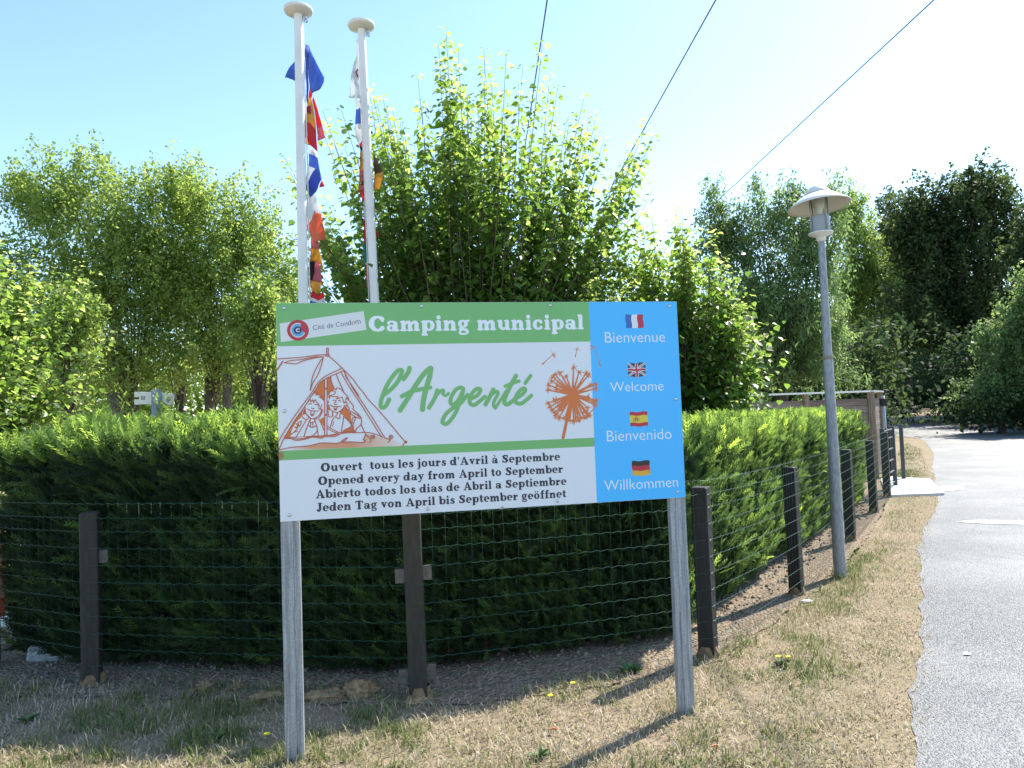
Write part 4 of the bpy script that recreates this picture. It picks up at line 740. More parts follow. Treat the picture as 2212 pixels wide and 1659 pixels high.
# ================================================================ wooden plank screen and gate
M_plank = [noisy('plank_wood', a_, b_, 6, .8, (.5, 6, 6), .3) for a_, b_ in (((.16, .115, .085), (.26, .195, .15)), ((.18, .135, .10), (.29, .225, .18)), ((.14, .10, .075), (.23, .17, .13)))]
M_trim = mat('metal_trim', (.62, .62, .62), .35, .6); M_woodpost = noisy('screen_post_wood', (.19, .13, .085), (.30, .22, .15), 8, .8, (4, 4, .5), .2)
SC = empty('plank_screen', (7.5, 15.35, 0)); tag(SC, 'brown wooden plank enclosure with a pale metal capping behind the end of the hedge', 'screen')
A_ = Vector((7.5, 15.35)); B_ = Vector((3.2, 14.85)); Cc = A_+Vector((.556, .831))*1.35
def run(a, b_, seg, h, z0=.06):
    d = b_-a; L_ = d.length; an = math.atan2(d.y, d.x); n = max(1, round(L_/seg)); nb = int((h-z0)/.145)
    for s_ in range(n):
        for k in range(nb):
            c_ = a+d*((s_+.5)/n); bb = MB(); bb.box((0, 0, 0), (L_/n-.012, .024, .139), None, .003)
            o = bb.build('plank', random.Random(s_*31+k).choice(M_plank), SC, loc=(c_.x-7.5, c_.y-15.35, z0+.0725+k*.145)); o.rotation_euler = (0, rng.normal()*.0015, an)
    for s_ in range(n+1):
        p = a+d*(s_/n); bb = MB(); bb.box((0, 0, h/2), (.10, .10, h), Matrix.Rotation(an, 4, 'Z')); bb.build('upright', M_woodpost, SC, loc=(p.x-7.5, p.y-15.35-.03, 0))
run(A_, B_, 1.5, 1.78); run(A_, Cc, 1.35, 1.78)
for a, b_ in ((A_, B_), (A_, Cc)):
    d = (b_-a); bb = MB(); bb.box((0, 0, 0), (d.length+.2, .18, .035)); o = bb.build('capping', M_trim, SC, loc=((a.x+b_.x)/2-7.5, (a.y+b_.y)/2-15.35, 1.80+(.004 if b_ is Cc else 0))); o.rotation_euler = (0, 0, math.atan2(d.y, d.x))
bb = MB(); bb.tube([(.24, -.05, .05), (.24, -.05, 1.7)], .035, 10); bb.build('drain_pipe', M_lampgrey, SC, True); bb = MB(); bb.box((.24, -.05, 1.56), (.12, .10, .16), None, .01); bb.box((.25, -.05, .98), (.10, .09, .07), None, .01); bb.build('hinge_block', M_post, SC)
GT = empty('metal_gate', (6.15, 12.25, 0)); tag(GT, 'narrow metal gate frame with dark square posts at the concrete slab', 'gate')
gd = Vector((.556, .831)); ga = math.atan2(gd.y, gd.x); M_gate = mat('gate_paint', (.05, .055, .06), .5)
for k, s_ in enumerate((0, 1.35, 2.7)):
    bb = MB(); bb.box((0, 0, .55), (.07, .07, 1.12), None, .004); o = bb.build('gate_post', M_gate, GT, loc=(gd.x*s_, gd.y*s_, 0)); o.rotation_euler = (0, 0, ga)
for z in (.12, .32, .52, .72, .92, 1.06):
    MB().tube([(0, 0, z), (gd.x*1.3, gd.y*1.3, z)], .012, 6).build('gate_bar', M_gate, GT, True)
# ================================================================ orange barrier, kerb blocks, mounds and litter
p = at(-1, 1240, 4.9); OB = empty('plastic_barrier', (p.x-.15, p.y, 0)); tag(OB, 'salmon and orange red plastic barrier at the left edge of the photo behind the fence', 'barrier')
M_or = noisy('barrier_orange', (.62, .10, .05), (.75, .18, .10), 6, .5, bump=.05); M_sal = mat('barrier_salmon', (.72, .36, .26), .5)
z0 = at(0, 1338, 4.9).z; b = MB(); b.box((0, 0, z0+.16), (.26, .2, .32), None, .02); b.box((0, 0, z0+.43), (.22, .18, .22), None, .02); b.box((0, 0, z0+.64), (.22, .18, .14), None, .02); b.build('shell', M_or, OB)
for z, h_ in ((z0+.2, .15), (z0+.43, .14), (z0+.64, .07)): b = MB(); b.box((.01, -.0, z), (.255, .215, h_), None, .008); b.build('pale_panel', M_sal, OB)
b = MB(); b.box((0, 0, z0/2), (.2, .18, z0), None, .01); b.build('base', M_post2, OB)
M_kerb = noisy('kerb_concrete', (.26, .28, .29), (.38, .40, .41), 12, .9, bump=.3)
def lump(name, label, cat, p, d, mt, rz=0, seed=0, group=None, sub=3, rough=.18, kind=None):
    bm = bmesh.new(); bmesh.ops.create_icosphere(bm, subdivisions=sub, radius=1)
    for v_ in bm.verts:
        n_ = mnoise.fractal(v_.co*2.3+Vector((seed, 0, 0)), .8, 2.1, 4)*rough*2; v_.co *= 1+n_; v_.co = Vector((v_.co.x*d[0], v_.co.y*d[1], v_.co.z*d[2]))
    me = bpy.data.meshes.new(name); bm.to_mesh(me); bm.free(); me.materials.append(mt); me.shade_smooth(); o = link(name, me, None, p); o.rotation_euler = (0, 0, rz); return tag(o, label, cat, group, kind)
g = ground(112, 1425); b = MB(); b.box((0, 0, .05), (.26, .14, .10), Matrix.Rotation(R(8), 4, 'Y'), .012); o = b.build('concrete_block', M_kerb, None, loc=(g.x, g.y, .0)); o.rotation_euler = (0, 0, R(20)); tag(o, 'pale grey concrete block lying under the left end of the hedge', 'block')
g = ground(25, 1352); lump('pale_stone', 'pale rough stone by the foot of the plastic barrier', 'stone', (g.x, g.y, .03), (.12, .08, .05), M_cement, 0, 4)
M_clay = noisy('dry_clay', (.20, .125, .06), (.36, .25, .14), 30, .95, bump=.6, dist=.01)
for i, (u, v_, a, b_, c_, lab_) in enumerate(((778, 1502, .085, .07, .075, 'pointed mound of light brown clay between the left sign leg and the fence post'), (700, 1508, .14, .07, .035, 'low ridge of brown clay just right of the left sign leg'), (590, 1505, .12, .06, .03, 'low brown clay heap left of the left sign leg'), (440, 1490, .06, .04, .035, 'small clay clod in the shade under the hedge, farthest from the sign leg'), (510, 1490, .05, .04, .03, 'small clay clod in the shade nearer the left sign leg'), (905, 1515, .1, .05, .03, 'clay piled at the foot of the fence post behind the sign'))):
    g = ground(u, v_); lump('soil_mound', lab_, 'mound', (g.x, g.y, .005), (a, b_, c_), M_clay, .2*i, i*3.7, 'soil mounds', 4, .22)
M_petal = mat('yellow_petals', (.85, .70, .02), .6); M_weed = noisy('weed_green', (.05, .12, .03), (.10, .2, .05), 20, .6, bump=0)
def flower(u, v_, h_, label):
    g = ground(u, v_); o = empty('yellow_flower', (g.x, g.y, 0)); tag(o, label, 'flower', 'yellow flowers in the dry grass')
    MB().tube([(0, 0, 0), (.004, .002, h_*.5), (.0, .0, h_)], .0012, 5).build('stem', M_weed, o); b = MB()
    for k in range(10):
        a = k*.628; c1, s1 = math.cos(a), math.sin(a); b.add([(0, 0, h_), (c1*.012-s1*.004, s1*.012+c1*.004, h_+.005), (c1*.019, s1*.019, h_+.004), (c1*.012+s1*.004, s1*.012-c1*.004, h_+.005)], [(0, 1, 2, 3)])
    b.lathe([(0, h_+.008), (.006, h_+.006), (.006, h_)], 8); b.build('petals', M_petal, o)
flower(1238, 1496, .05, 'yellow flower nearest the shaded soil below the middle of the sign'); flower(1190, 1524, .05, 'yellow flower left of centre in the grass below the sign'); flower(1682, 1437, .05, 'left flower of the pair on the verge right of the sign'); flower(1703, 1436, .045, 'right flower of the pair on the verge right of the sign'); flower(577, 1605, .04, 'yellow flower close to the left sign leg')
def weed(u, v_, s_, label, n=16):
    g = ground(u, v_); P = np.repeat([[0, 0, .004]], n, 0); a = rng.uniform(0, 6.28, n); el = rng.uniform(.15, .9, n); A = np.stack([np.cos(a)*np.cos(el), np.sin(a)*np.cos(el), np.sin(el)], 1)
    V_, F_ = scatter(P, A, np.tile([0, 0, 1.0], (n, 1))+.3*unit(n), rng.uniform(.5, 1, n)*s_, [(0, .02, 0), (.35, .16, .08), (.75, .13, .06), (1, 0, -.08), (.75, -.13, .06), (.35, -.16, .08), (0, -.02, 0)], [(0, 1, 2, 3), (0, 3, 4, 5)])
    o = fastmesh('weed', V_, F_, M_weed); o.location = (g.x, g.y, 0); tag(o, label, 'plant', 'green weeds in the dry ground')
weed(1590, 1268, .10, 'bright green weed at the foot of the sunlit hedge beside the near road post'); weed(1690, 1440, .07, 'weed rosette under the pair of yellow flowers', 20); weed(60, 1560, .07, 'broad leaved weed in the shade at the far left'); weed(640, 1612, .05, 'small weed at the foot of the left sign leg'); weed(1645, 1208, .08, 'green weed between the hedge and the second road post')
weed(1360, 1455, .09, 'grass tuft in front of the shaded soil left of the right sign leg', 26); weed(470, 1600, .06, 'weed in the sunlit grass at lower left'); weed(1165, 1640, .07, 'weed near the bottom edge below the middle of the sign')
M_leafd = mat('fallen_leaf', (.50, .16, .06), .6); M_paper = mat('paper', (.8, .8, .8), .7)
for u, v_, lab_ in ((1195, 1586, 'reddish dry leaf in the grass below the middle of the sign'), (640, 1597, 'reddish dry leaf right of the left sign leg'), (1545, 1623, 'reddish dry leaf in the grass right of the right sign leg')):
    g = ground(u, v_); b = MB(); b.add([(-.02, 0, .012), (0, .014, .02), (.022, 0, .014), (0, -.014, .024)], [(0, 1, 2), (0, 2, 3)]); b.add([(-.02, 0, .010), (0, .014, .018), (.022, 0, .012), (0, -.014, .022)], [(2, 1, 0), (3, 2, 0)]); tag(b.build('fallen_leaf', M_leafd, None, loc=(g.x, g.y, .01)), lab_, 'leaf', 'reddish fallen leaves')
g = ground(2090, 1417); b = MB(); b.add([(-.03, 0, .012), (0, .02, .022), (.03, .004, .012), (.0, -.02, .014)], [(0, 1, 2), (0, 2, 3)]); b.add([(-.03, 0, .009), (0, .02, .019), (.03, .004, .009), (.0, -.02, .011)], [(2, 1, 0), (3, 2, 0)]); tag(b.build('paper_scrap', M_paper, None, loc=(g.x, g.y, 0)), 'white scrap of paper lying on the grey asphalt road', 'litter')
g = ground(1733, 1296); lump('pale_stone', 'flat pale stone near the foot of the second road post', 'stone', (g.x, g.y-.08, .01), (.05, .025, .012), M_cement, .4, 9)
M_twig = noisy('twig', (.34, .27, .19), (.5, .42, .32), 30, .9)
for i in range(26):
    u = rng.uniform(250, 1350); v_ = rng.uniform(1478, 1530) if u < 900 else rng.uniform(1450, 1500); g = ground(u, v_); a = rng.uniform(0, 3.1); l_ = rng.uniform(.04, .13)
    o = MB().tube([(0, 0, .006), (math.cos(a)*l_*.5, math.sin(a)*l_*.5, .012+l_*.2*rng.random()), (math.cos(a+.3)*l_, math.sin(a+.3)*l_, .01+l_*.5*rng.random())], [.002, .0016, .0008], 4).build('twig', M_twig, None, loc=(g.x, g.y, .005)); tag(o, 'small dry twig lying loose on the shaded soil below the front hedge', 'twig', 'dry twigs under the front hedge')
# ================================================================ conifer hedges
def spray_template(npair=10):
    v = []; f = []
    def quad(p0, p1, w0, w1, z0, z1):
        d = np.array(p1)-np.array(p0); d = d/np.hypot(*d); n = np.array([-d[1], d[0]]); o = len(v)
        q = np.array(p0)+(np.array(p1)-np.array(p0))*.12
        v.extend([(*(q-n*w1*1.25), z0+.01), (*p1, z1), (*(q+n*w1*1.25), z0-.01)]); f.append((o, o+1, o+2))
    quad((0, 0), (1, 0), .018, .024, 0, -.16)
    for i in range(npair):
        t_ = .10+.82*i/(npair-1); l_ = .42*(1-.62*t_)*(.75+.25*math.sin(i*2.4)); z = -.16*t_*t_
        for s_ in (-1, 1):
            a = R(38+6*math.sin(i*1.7+s_)); quad((t_, 0), (t_+l_*math.cos(a), s_*l_*math.sin(a)), .008, .023, z, z-.05-.05*l_)
    return np.array(v), np.array(f)
SPT = spray_template()
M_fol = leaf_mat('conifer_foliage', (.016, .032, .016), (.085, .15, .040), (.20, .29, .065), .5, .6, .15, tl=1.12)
M_core = noisy('hedge_twigs', (.010, .010, .006), (.030, .024, .014), 14, 1, bump=.8, dist=.03, spec=.05)
def hedge(label, face, width, h, n_face, n_top, lean, size, rag, seed):
    global rng
    rng = np.random.default_rng(seed)
    f = [Vector(p) for p in face]; cum = [0]
    for a, b in zip(f[:-1], f[1:]): cum.append(cum[-1]+(b-a).length)
    cum = np.array(cum); fx = np.array([p.x for p in f]); fy = np.array([p.y for p in f]); L_ = cum[-1]
    def along(s_):
        x = np.interp(s_, cum, fx); y = np.interp(s_, cum, fy); e = .12; dx = np.interp(s_+e, cum, fx)-np.interp(s_-e, cum, fx); dy = np.interp(s_+e, cum, fy)-np.interp(s_-e, cum, fy); q = np.hypot(dx, dy); return x, y, dx/q, dy/q
    def bulge(s_, z): return .10*(fbm(s_*1.6+seed, z*1.8)-.5)*2+.045*(fbm(s_*6+seed, z*6)-.5)*2
    ctr = (f[0]+f[-1])/2; root = empty('conifer_hedge', (ctr.x, ctr.y, 0)); tag(root, label, 'hedge')
    Ps, As, Ns, Ss, Ts = [], [], [], [], []
    # faces: front, back and both ends
    ends = [(0, n_face), (1, n_face//6), (2, n_face//11), (3, n_face//11)]
    for side, n in ends:
        z = h*(.03+.97*rng.random(n)**.9); 
        if side in (0, 1):
            s_ = rng.uniform(0, L_, n); x, y, tx, ty = along(s_); nx_, ny_ = ty, -tx
            off = bulge(s_, z)-.10*np.clip((z-h*.86)/(h*.14), 0, 1)**2-.05*np.clip((.25-z)/.25, 0, 1)
            if side: off = width+off*.6-.1; x, y = x-nx_*off, y-ny_*off; nx_, ny_ = -nx_, -ny_
            else: x, y = x+nx_*off, y+ny_*off
        else:
            q = rng.uniform(0, width, n); s_ = np.full(n, 0.0 if side == 2 else L_); x, y, tx, ty = along(s_); sg_ = -1 if side == 2 else 1; off = bulge(q*2+side*7, z)*1.3
            x = x-ty*q+tx*off*sg_; y = y+tx*q+ty*off*sg_; nx_, ny_ = tx*sg_, ty*sg_
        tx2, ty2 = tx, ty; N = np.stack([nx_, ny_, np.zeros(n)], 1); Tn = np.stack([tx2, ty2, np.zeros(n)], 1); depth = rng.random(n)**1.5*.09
        A = N*.55+Tn*lean[0]+np.array([0, 0, lean[1]])+rng.normal(size=(n, 3))*.26
        P = np.stack([x, y, z], 1)-N*depth[:, None]-A*.05
        Ps.append(P); As.append(A); Ns.append(np.cross(A, np.cross(N+rng.normal(size=(n, 3))*.45, A))); Ss.append(size*rng.uniform(.6, 1.25, n)); Ts.append(np.clip(.16+.22*rng.normal(size=n)+.5*(fbm(s_*2.5, z*2.5)-.5)-depth*2+(.0 if lean[1] < .6 else .22), 0, 1))  # tint paints shade: front run and deeper sprays darker, sunlit run lighter
    # top
    n = n_top; s_ = rng.uniform(-.05, L_+.05, n); q = width*rng.random(n); x, y, tx, ty = along(s_); x = x-ty*q; y = y+tx*q
    tall = np.clip(fbm(s_*2.2+seed*3, q*2.2)*2.2-.7, 0, 1); zb = h-.03-.03*np.cos(q/width*6.28)+rag*.25*tall
    A = np.stack([tx*lean[0]*.7, ty*lean[0]*.7, np.full(n, 1.0)], 1)+rng.normal(size=(n, 3))*.30
    Ps.append(np.stack([x, y, zb-.06], 1)); As.append(A); Ns.append(rng.normal(size=(n, 3))+np.array([0, -.4, 0])); Ss.append(size*(.75+.75*rng.random(n)+rag*.9*tall*rng.random(n)**2)); Ts.append(np.clip(.74+.2*rng.normal(size=n), 0, 1))  # top sprays tinted bright to paint the sunlit band
    # sprigs: leader shoots carrying sprays
    ns = int(L_*52*rag); s_ = rng.uniform(0, L_, ns); q = width*(.15+.8*rng.random(ns)); x, y, tx, ty = along(s_); x = x-ty*q; y = y+tx*q; st = MB()
    for i in range(ns):
        hh = rag*(.35+1.0*rng.random()**1.4); d = np.array([tx[i]*lean[0]*.35+rng.normal()*.12, ty[i]*lean[0]*.35+rng.normal()*.12, 1.0]); d /= np.linalg.norm(d); b0 = np.array([x[i], y[i], h-.05]); k = int(5+hh*42)
        tt = np.linspace(.15, 1, k); P = b0+d*(tt*hh)[:, None]; az = rng.uniform(0, 6.28, k); A = d*.9+np.stack([np.cos(az), np.sin(az), np.zeros(k)], 1)*.75
        Ps.append(P); As.append(A); Ns.append(rng.normal(size=(k, 3))); Ss.append(size*.62*(1.15-.75*tt)); Ts.append(np.clip(.68+.2*rng.normal(size=k), 0, 1)); e = b0+d*hh; st.tube([tuple(b0-root.location), tuple(e-root.location)], [.003, .001], 3)
    P = np.concatenate(Ps); A = np.concatenate(As); N = np.concatenate(Ns); Z_ = np.concatenate(Ss); T_ = np.concatenate(Ts)
    V_, F_ = scatter(P-np.array(root.location), A, N, Z_, *SPT); fo = fastmesh('foliage', V_, F_, M_fol, root, np.repeat(T_, len(SPT[0]))); fo['kind'] = 'stuff'
    st.build('leader_shoots', M_woodpost, root)['kind'] = 'stuff'
    # twiggy interior
    c = MB(); ks = int(L_/.16); sec = []
    for i in range(ks+1):
        s1 = np.array([min(max(L_*i/ks, .08), L_-.08)]); x, y, tx, ty = (float(q_[0]) for q_ in along(s1)); ring = []
        for (o_, z) in ((.10, .10), (.09, .5), (.08, .9), (.11, h-.13), (.22, h-.07), (width-.25, h-.07), (width-.12, h-.13), (width-.12, .6), (width-.12, .1)):
            w_ = o_-(.06*float(bulge(s1, np.array([z]))[0])*10*.12+.03*mnoise.noise(Vector((float(s1[0])*4, z*4, o_*3)))); ring.append((x-ty*w_-root.location.x, y+tx*w_-root.location.y, z))
        sec.append(ring)
    c.add([p for r_ in sec for p in r_], [(i*9+j, i*9+(j+1) % 9, (i+1)*9+(j+1) % 9, (i+1)*9+j) for i in range(ks) for j in range(9)]+[tuple(range(8, -1, -1)), tuple(range(ks*9, ks*9+9))]); c.build('inner_twigs', M_core, root)
    # stems at the foot
    for i in range(int(L_/.55)):
        x, y, tx, ty = (float(q_[0]) for q_ in along(np.array([.25+.55*i]))); p = (x-ty*.3-root.location.x, y+tx*.3-root.location.y, 0); MB().tube([p, (p[0]+.02, p[1], .35)], [.03, .024], 7).build('stem', M_woodpost, root)
    return root
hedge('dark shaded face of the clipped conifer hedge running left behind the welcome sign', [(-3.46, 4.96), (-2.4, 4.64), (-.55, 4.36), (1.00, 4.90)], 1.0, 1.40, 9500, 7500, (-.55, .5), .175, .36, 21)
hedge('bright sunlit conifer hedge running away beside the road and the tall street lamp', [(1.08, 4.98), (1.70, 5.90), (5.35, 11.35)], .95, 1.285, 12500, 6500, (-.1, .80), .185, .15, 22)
# ================================================================ trees
M_bark = noisy('bark', (.085, .062, .045), (.17, .13, .10), 12, .9, (3, 3, .6), .5)
M_darkbark = noisy('dark_bark', (.045, .036, .028), (.09, .07, .055), 10, .9, (3, 3, .6), .5)
M_mul = leaf_mat('mulberry_leaf', (.034, .080, .020), (.115, .19, .042), (.28, .34, .12), .52, .36, .5, tl=1.05)
M_maple = leaf_mat('maple_leaf', (.075, .13, .028), (.165, .235, .068), (.28, .34, .11), .50, .5, .3, tl=1.0)
M_willow = leaf_mat('willow_leaf', (.055, .105, .04), (.135, .20, .075), (.24, .29, .12), .5, .5, .35, tl=.9)
M_oak = leaf_mat('oak_leaf', (.013, .028, .012), (.045, .072, .026), (.13, .155, .06), .36, .65, .15, tl=1.15)  # colours lowered so the far wood looks shaded
M_bright = leaf_mat('bright_leaf', (.07, .13, .03), (.16, .23, .06), (.28, .34, .11), .5, .45, .3, tl=1.0)
def mulberry(label, base, head_z, shoots, seed, nlow, part_leaves=0, lsize=.105, knuckle=.35):
    """pollard: short trunk, knuckled head, many straight shoots carrying large leaves; shoots = [(tip x, tip y, tip z)]"""
    g = np.random.default_rng(seed); root = empty('mulberry_tree', base); tag(root, label, 'tree'); b0 = np.array(base)
    t_ = MB(); t_.tube([(0, 0, -.1), (.03, 0, head_z*.5), (0, .02, head_z)], [.15, .13, .17], 12)
    for k in range(7):
        a = k*.9; t_.tube([(0, 0, head_z-.1), (math.cos(a)*knuckle*.6, math.sin(a)*knuckle*.6, head_z+.12), (math.cos(a)*knuckle, math.sin(a)*knuckle, head_z+.3)], [.09, .07, .075], 8)
    t_.build('trunk', M_bark, root, True)
    Ps, As, Ns, Ss, Ts = [], [], [], [], []; st = MB()
    for (tx, ty, tz) in shoots:
        tip = np.array([tx, ty, tz])-b0; a = math.atan2(tip[1], tip[0])+g.normal()*.4; r_ = knuckle*g.uniform(.2, 1); p0 = np.array([math.cos(a)*r_, math.sin(a)*r_, head_z+.1])
        d = tip-p0; L_ = np.linalg.norm(d); mid = p0+d*.45+np.array([d[0]*.14, d[1]*.14, -.04*L_]); n = int(L_*g.uniform(33, 41)); tt = np.sort(g.uniform(.12, 1, n)); tt[-3:] = 1
        P = (1-tt)[:, None]**2*p0+(2*tt*(1-tt))[:, None]*mid*1.0+(tt**2)[:, None]*tip
        st.tube([tuple((1-q)**2*p0+2*q*(1-q)*mid+q*q*tip) for q in (0, .25, .5, .75, 1)], [.013, .010, .008, .005, .002], 4, False)
        az = g.uniform(0, 6.28)+np.arange(n)*2.4+g.normal(size=n)*.4; out = np.stack([np.cos(az), np.sin(az), np.zeros(n)], 1)
        pet = (.03+.07*g.random(n))*(1.1-.6*tt); P = P+out*pet[:, None]+np.array([0, 0, 1])*(pet*.35)[:, None]
        A = out*.9+np.stack([np.zeros(n)]*2+[-.15-.75*g.random(n)+.5*(tt > .93)], 1); N = np.array([0, 0, 1.0])+out*.35+g.normal(size=(n, 3))*.38
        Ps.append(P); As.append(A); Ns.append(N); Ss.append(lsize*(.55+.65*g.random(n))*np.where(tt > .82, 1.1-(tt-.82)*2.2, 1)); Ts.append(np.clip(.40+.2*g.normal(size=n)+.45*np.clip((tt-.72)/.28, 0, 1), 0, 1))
    # inner and lower foliage
    if nlow:
        # follow the lower two thirds of random shoots, displaced
        sh = np.array(shoots)-b0; k = g.integers(0, len(sh), nlow); q = g.uniform(.02, .78, nlow); P = np.array([0, 0, head_z])*(1-q)[:, None]+sh[k]*q[:, None]+g.normal(size=(nlow, 3))*np.array([.34, .34, .30])
        P[:, 2] = np.where(g.random(nlow) < .28, g.uniform(head_z-.75, head_z+.5, nlow), P[:, 2]); az = g.uniform(0, 6.28, nlow); out = np.stack([np.cos(az), np.sin(az), np.zeros(nlow)], 1)
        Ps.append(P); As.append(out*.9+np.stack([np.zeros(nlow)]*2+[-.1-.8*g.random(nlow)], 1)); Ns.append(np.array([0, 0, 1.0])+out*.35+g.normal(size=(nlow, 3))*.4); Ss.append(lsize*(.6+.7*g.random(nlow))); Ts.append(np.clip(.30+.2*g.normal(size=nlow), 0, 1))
    st.build('shoots', M_bark, root)['kind'] = 'stuff'
    P = np.concatenate(Ps); A = np.concatenate(As); N = np.concatenate(Ns); Z_ = np.concatenate(Ss); T_ = np.concatenate(Ts)
    idx = np.zeros(len(P), bool)
    if part_leaves:   # the leaves that show largest are parts of their own, sharing a few leaf meshes
        sc = -(P[:, 1]+b0[1])*1.0+Z_*14+(P[:, 2] > 1.3)*3-(P[:, 2] < .9)*9; idx[np.argsort(-sc)[:part_leaves]] = True
        X, Y, Zz = rot_from(A[idx], N[idx]); lm = []
        for tv in (.25, .45, .62, .8):
            me = bpy.data.meshes.new('leaf'); me.from_pydata(HEART[0], [], HEART[1]); at_ = me.attributes.new('tint', 'FLOAT', 'POINT'); at_.data.foreach_set('value', np.full(6, tv, np.float32)); me.materials.append(M_mul); lm.append(me)
        for i, (p, x, y, z, s_, t1) in enumerate(zip(P[idx], X, Y, Zz, Z_[idx], T_[idx])):
            o = bpy.data.objects.new('leaf', lm[min(3, int(t1*4.2))]); C.objects.link(o); o.parent = root
            o.matrix_basis = Matrix(((x[0]*s_, y[0]*s_, z[0]*s_, p[0]), (x[1]*s_, y[1]*s_, z[1]*s_, p[1]), (x[2]*s_, y[2]*s_, z[2]*s_, p[2]), (0, 0, 0, 1)))
    V_, F_ = scatter(P[~idx], A[~idx], N[~idx], Z_[~idx], *HEART); fo = fastmesh('foliage', V_, F_, M_mul, root, np.repeat(T_[~idx], 6)); fo['kind'] = 'stuff'
    return root
def tips(prof, Y, n, g, depth=1.1, zlow=.75):
    """shoot tips: prof = skyline of the crown as (u, v) in the reference view at distance Y"""
    us = np.array([p[0] for p in prof], float); vs = np.array([p[1] for p in prof], float); out = []
    for (u, v) in prof: q = at(u, v, Y+g.uniform(-.25, .25)); out.append(tuple(q))
    for i in range(n):
        u = g.uniform(us[0], us[-1]); v = np.interp(u, us, vs); q = at(u, v+20, Y); dy = g.uniform(-depth, depth); z = q.z-(q.z-1.2)*g.random()**1.8*zlow; out.append((q.x*(1-.10*abs(dy)/depth), Y+dy, z))
    return out
g_ = np.random.default_rng(5)
prof = [(612, 335), (640, 400), (668, 470), (700, 290), (745, 320), (800, 212), (835, 240), (868, 262), (912, 230), (940, 290), (962, 150), (985, 140), (1010, 210), (1045, 108), (1062, 170), (1092, 200), (1120, 178), (1150, 200), (1188, 165), (1205, 190), (1228, 250), (1262, 208), (1290, 240), (1306, 300), (1330, 380), (1398, 265), (1410, 290), (1345, 420), (1415, 400)]
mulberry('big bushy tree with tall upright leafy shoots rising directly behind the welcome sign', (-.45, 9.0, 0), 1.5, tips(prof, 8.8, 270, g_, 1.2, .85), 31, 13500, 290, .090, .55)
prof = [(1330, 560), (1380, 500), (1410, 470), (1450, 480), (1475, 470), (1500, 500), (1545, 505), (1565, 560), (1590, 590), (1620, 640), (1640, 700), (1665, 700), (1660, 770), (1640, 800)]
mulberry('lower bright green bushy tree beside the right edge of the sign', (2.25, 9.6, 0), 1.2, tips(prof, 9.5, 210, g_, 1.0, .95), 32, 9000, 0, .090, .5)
prof = [(-260, 640), (-160, 560), (-70, 520), (-30, 505), (0, 525), (30, 545), (55, 600), (65, 690), (85, 730), (90, 800)]
mulberry('dense low bright green tree cut off by the left edge of the photo', (-6.6, 8.3, 0), 1.3, tips(prof, 8.3, 190, g_, .9, .95), 33, 9000, 0, .082, .5)
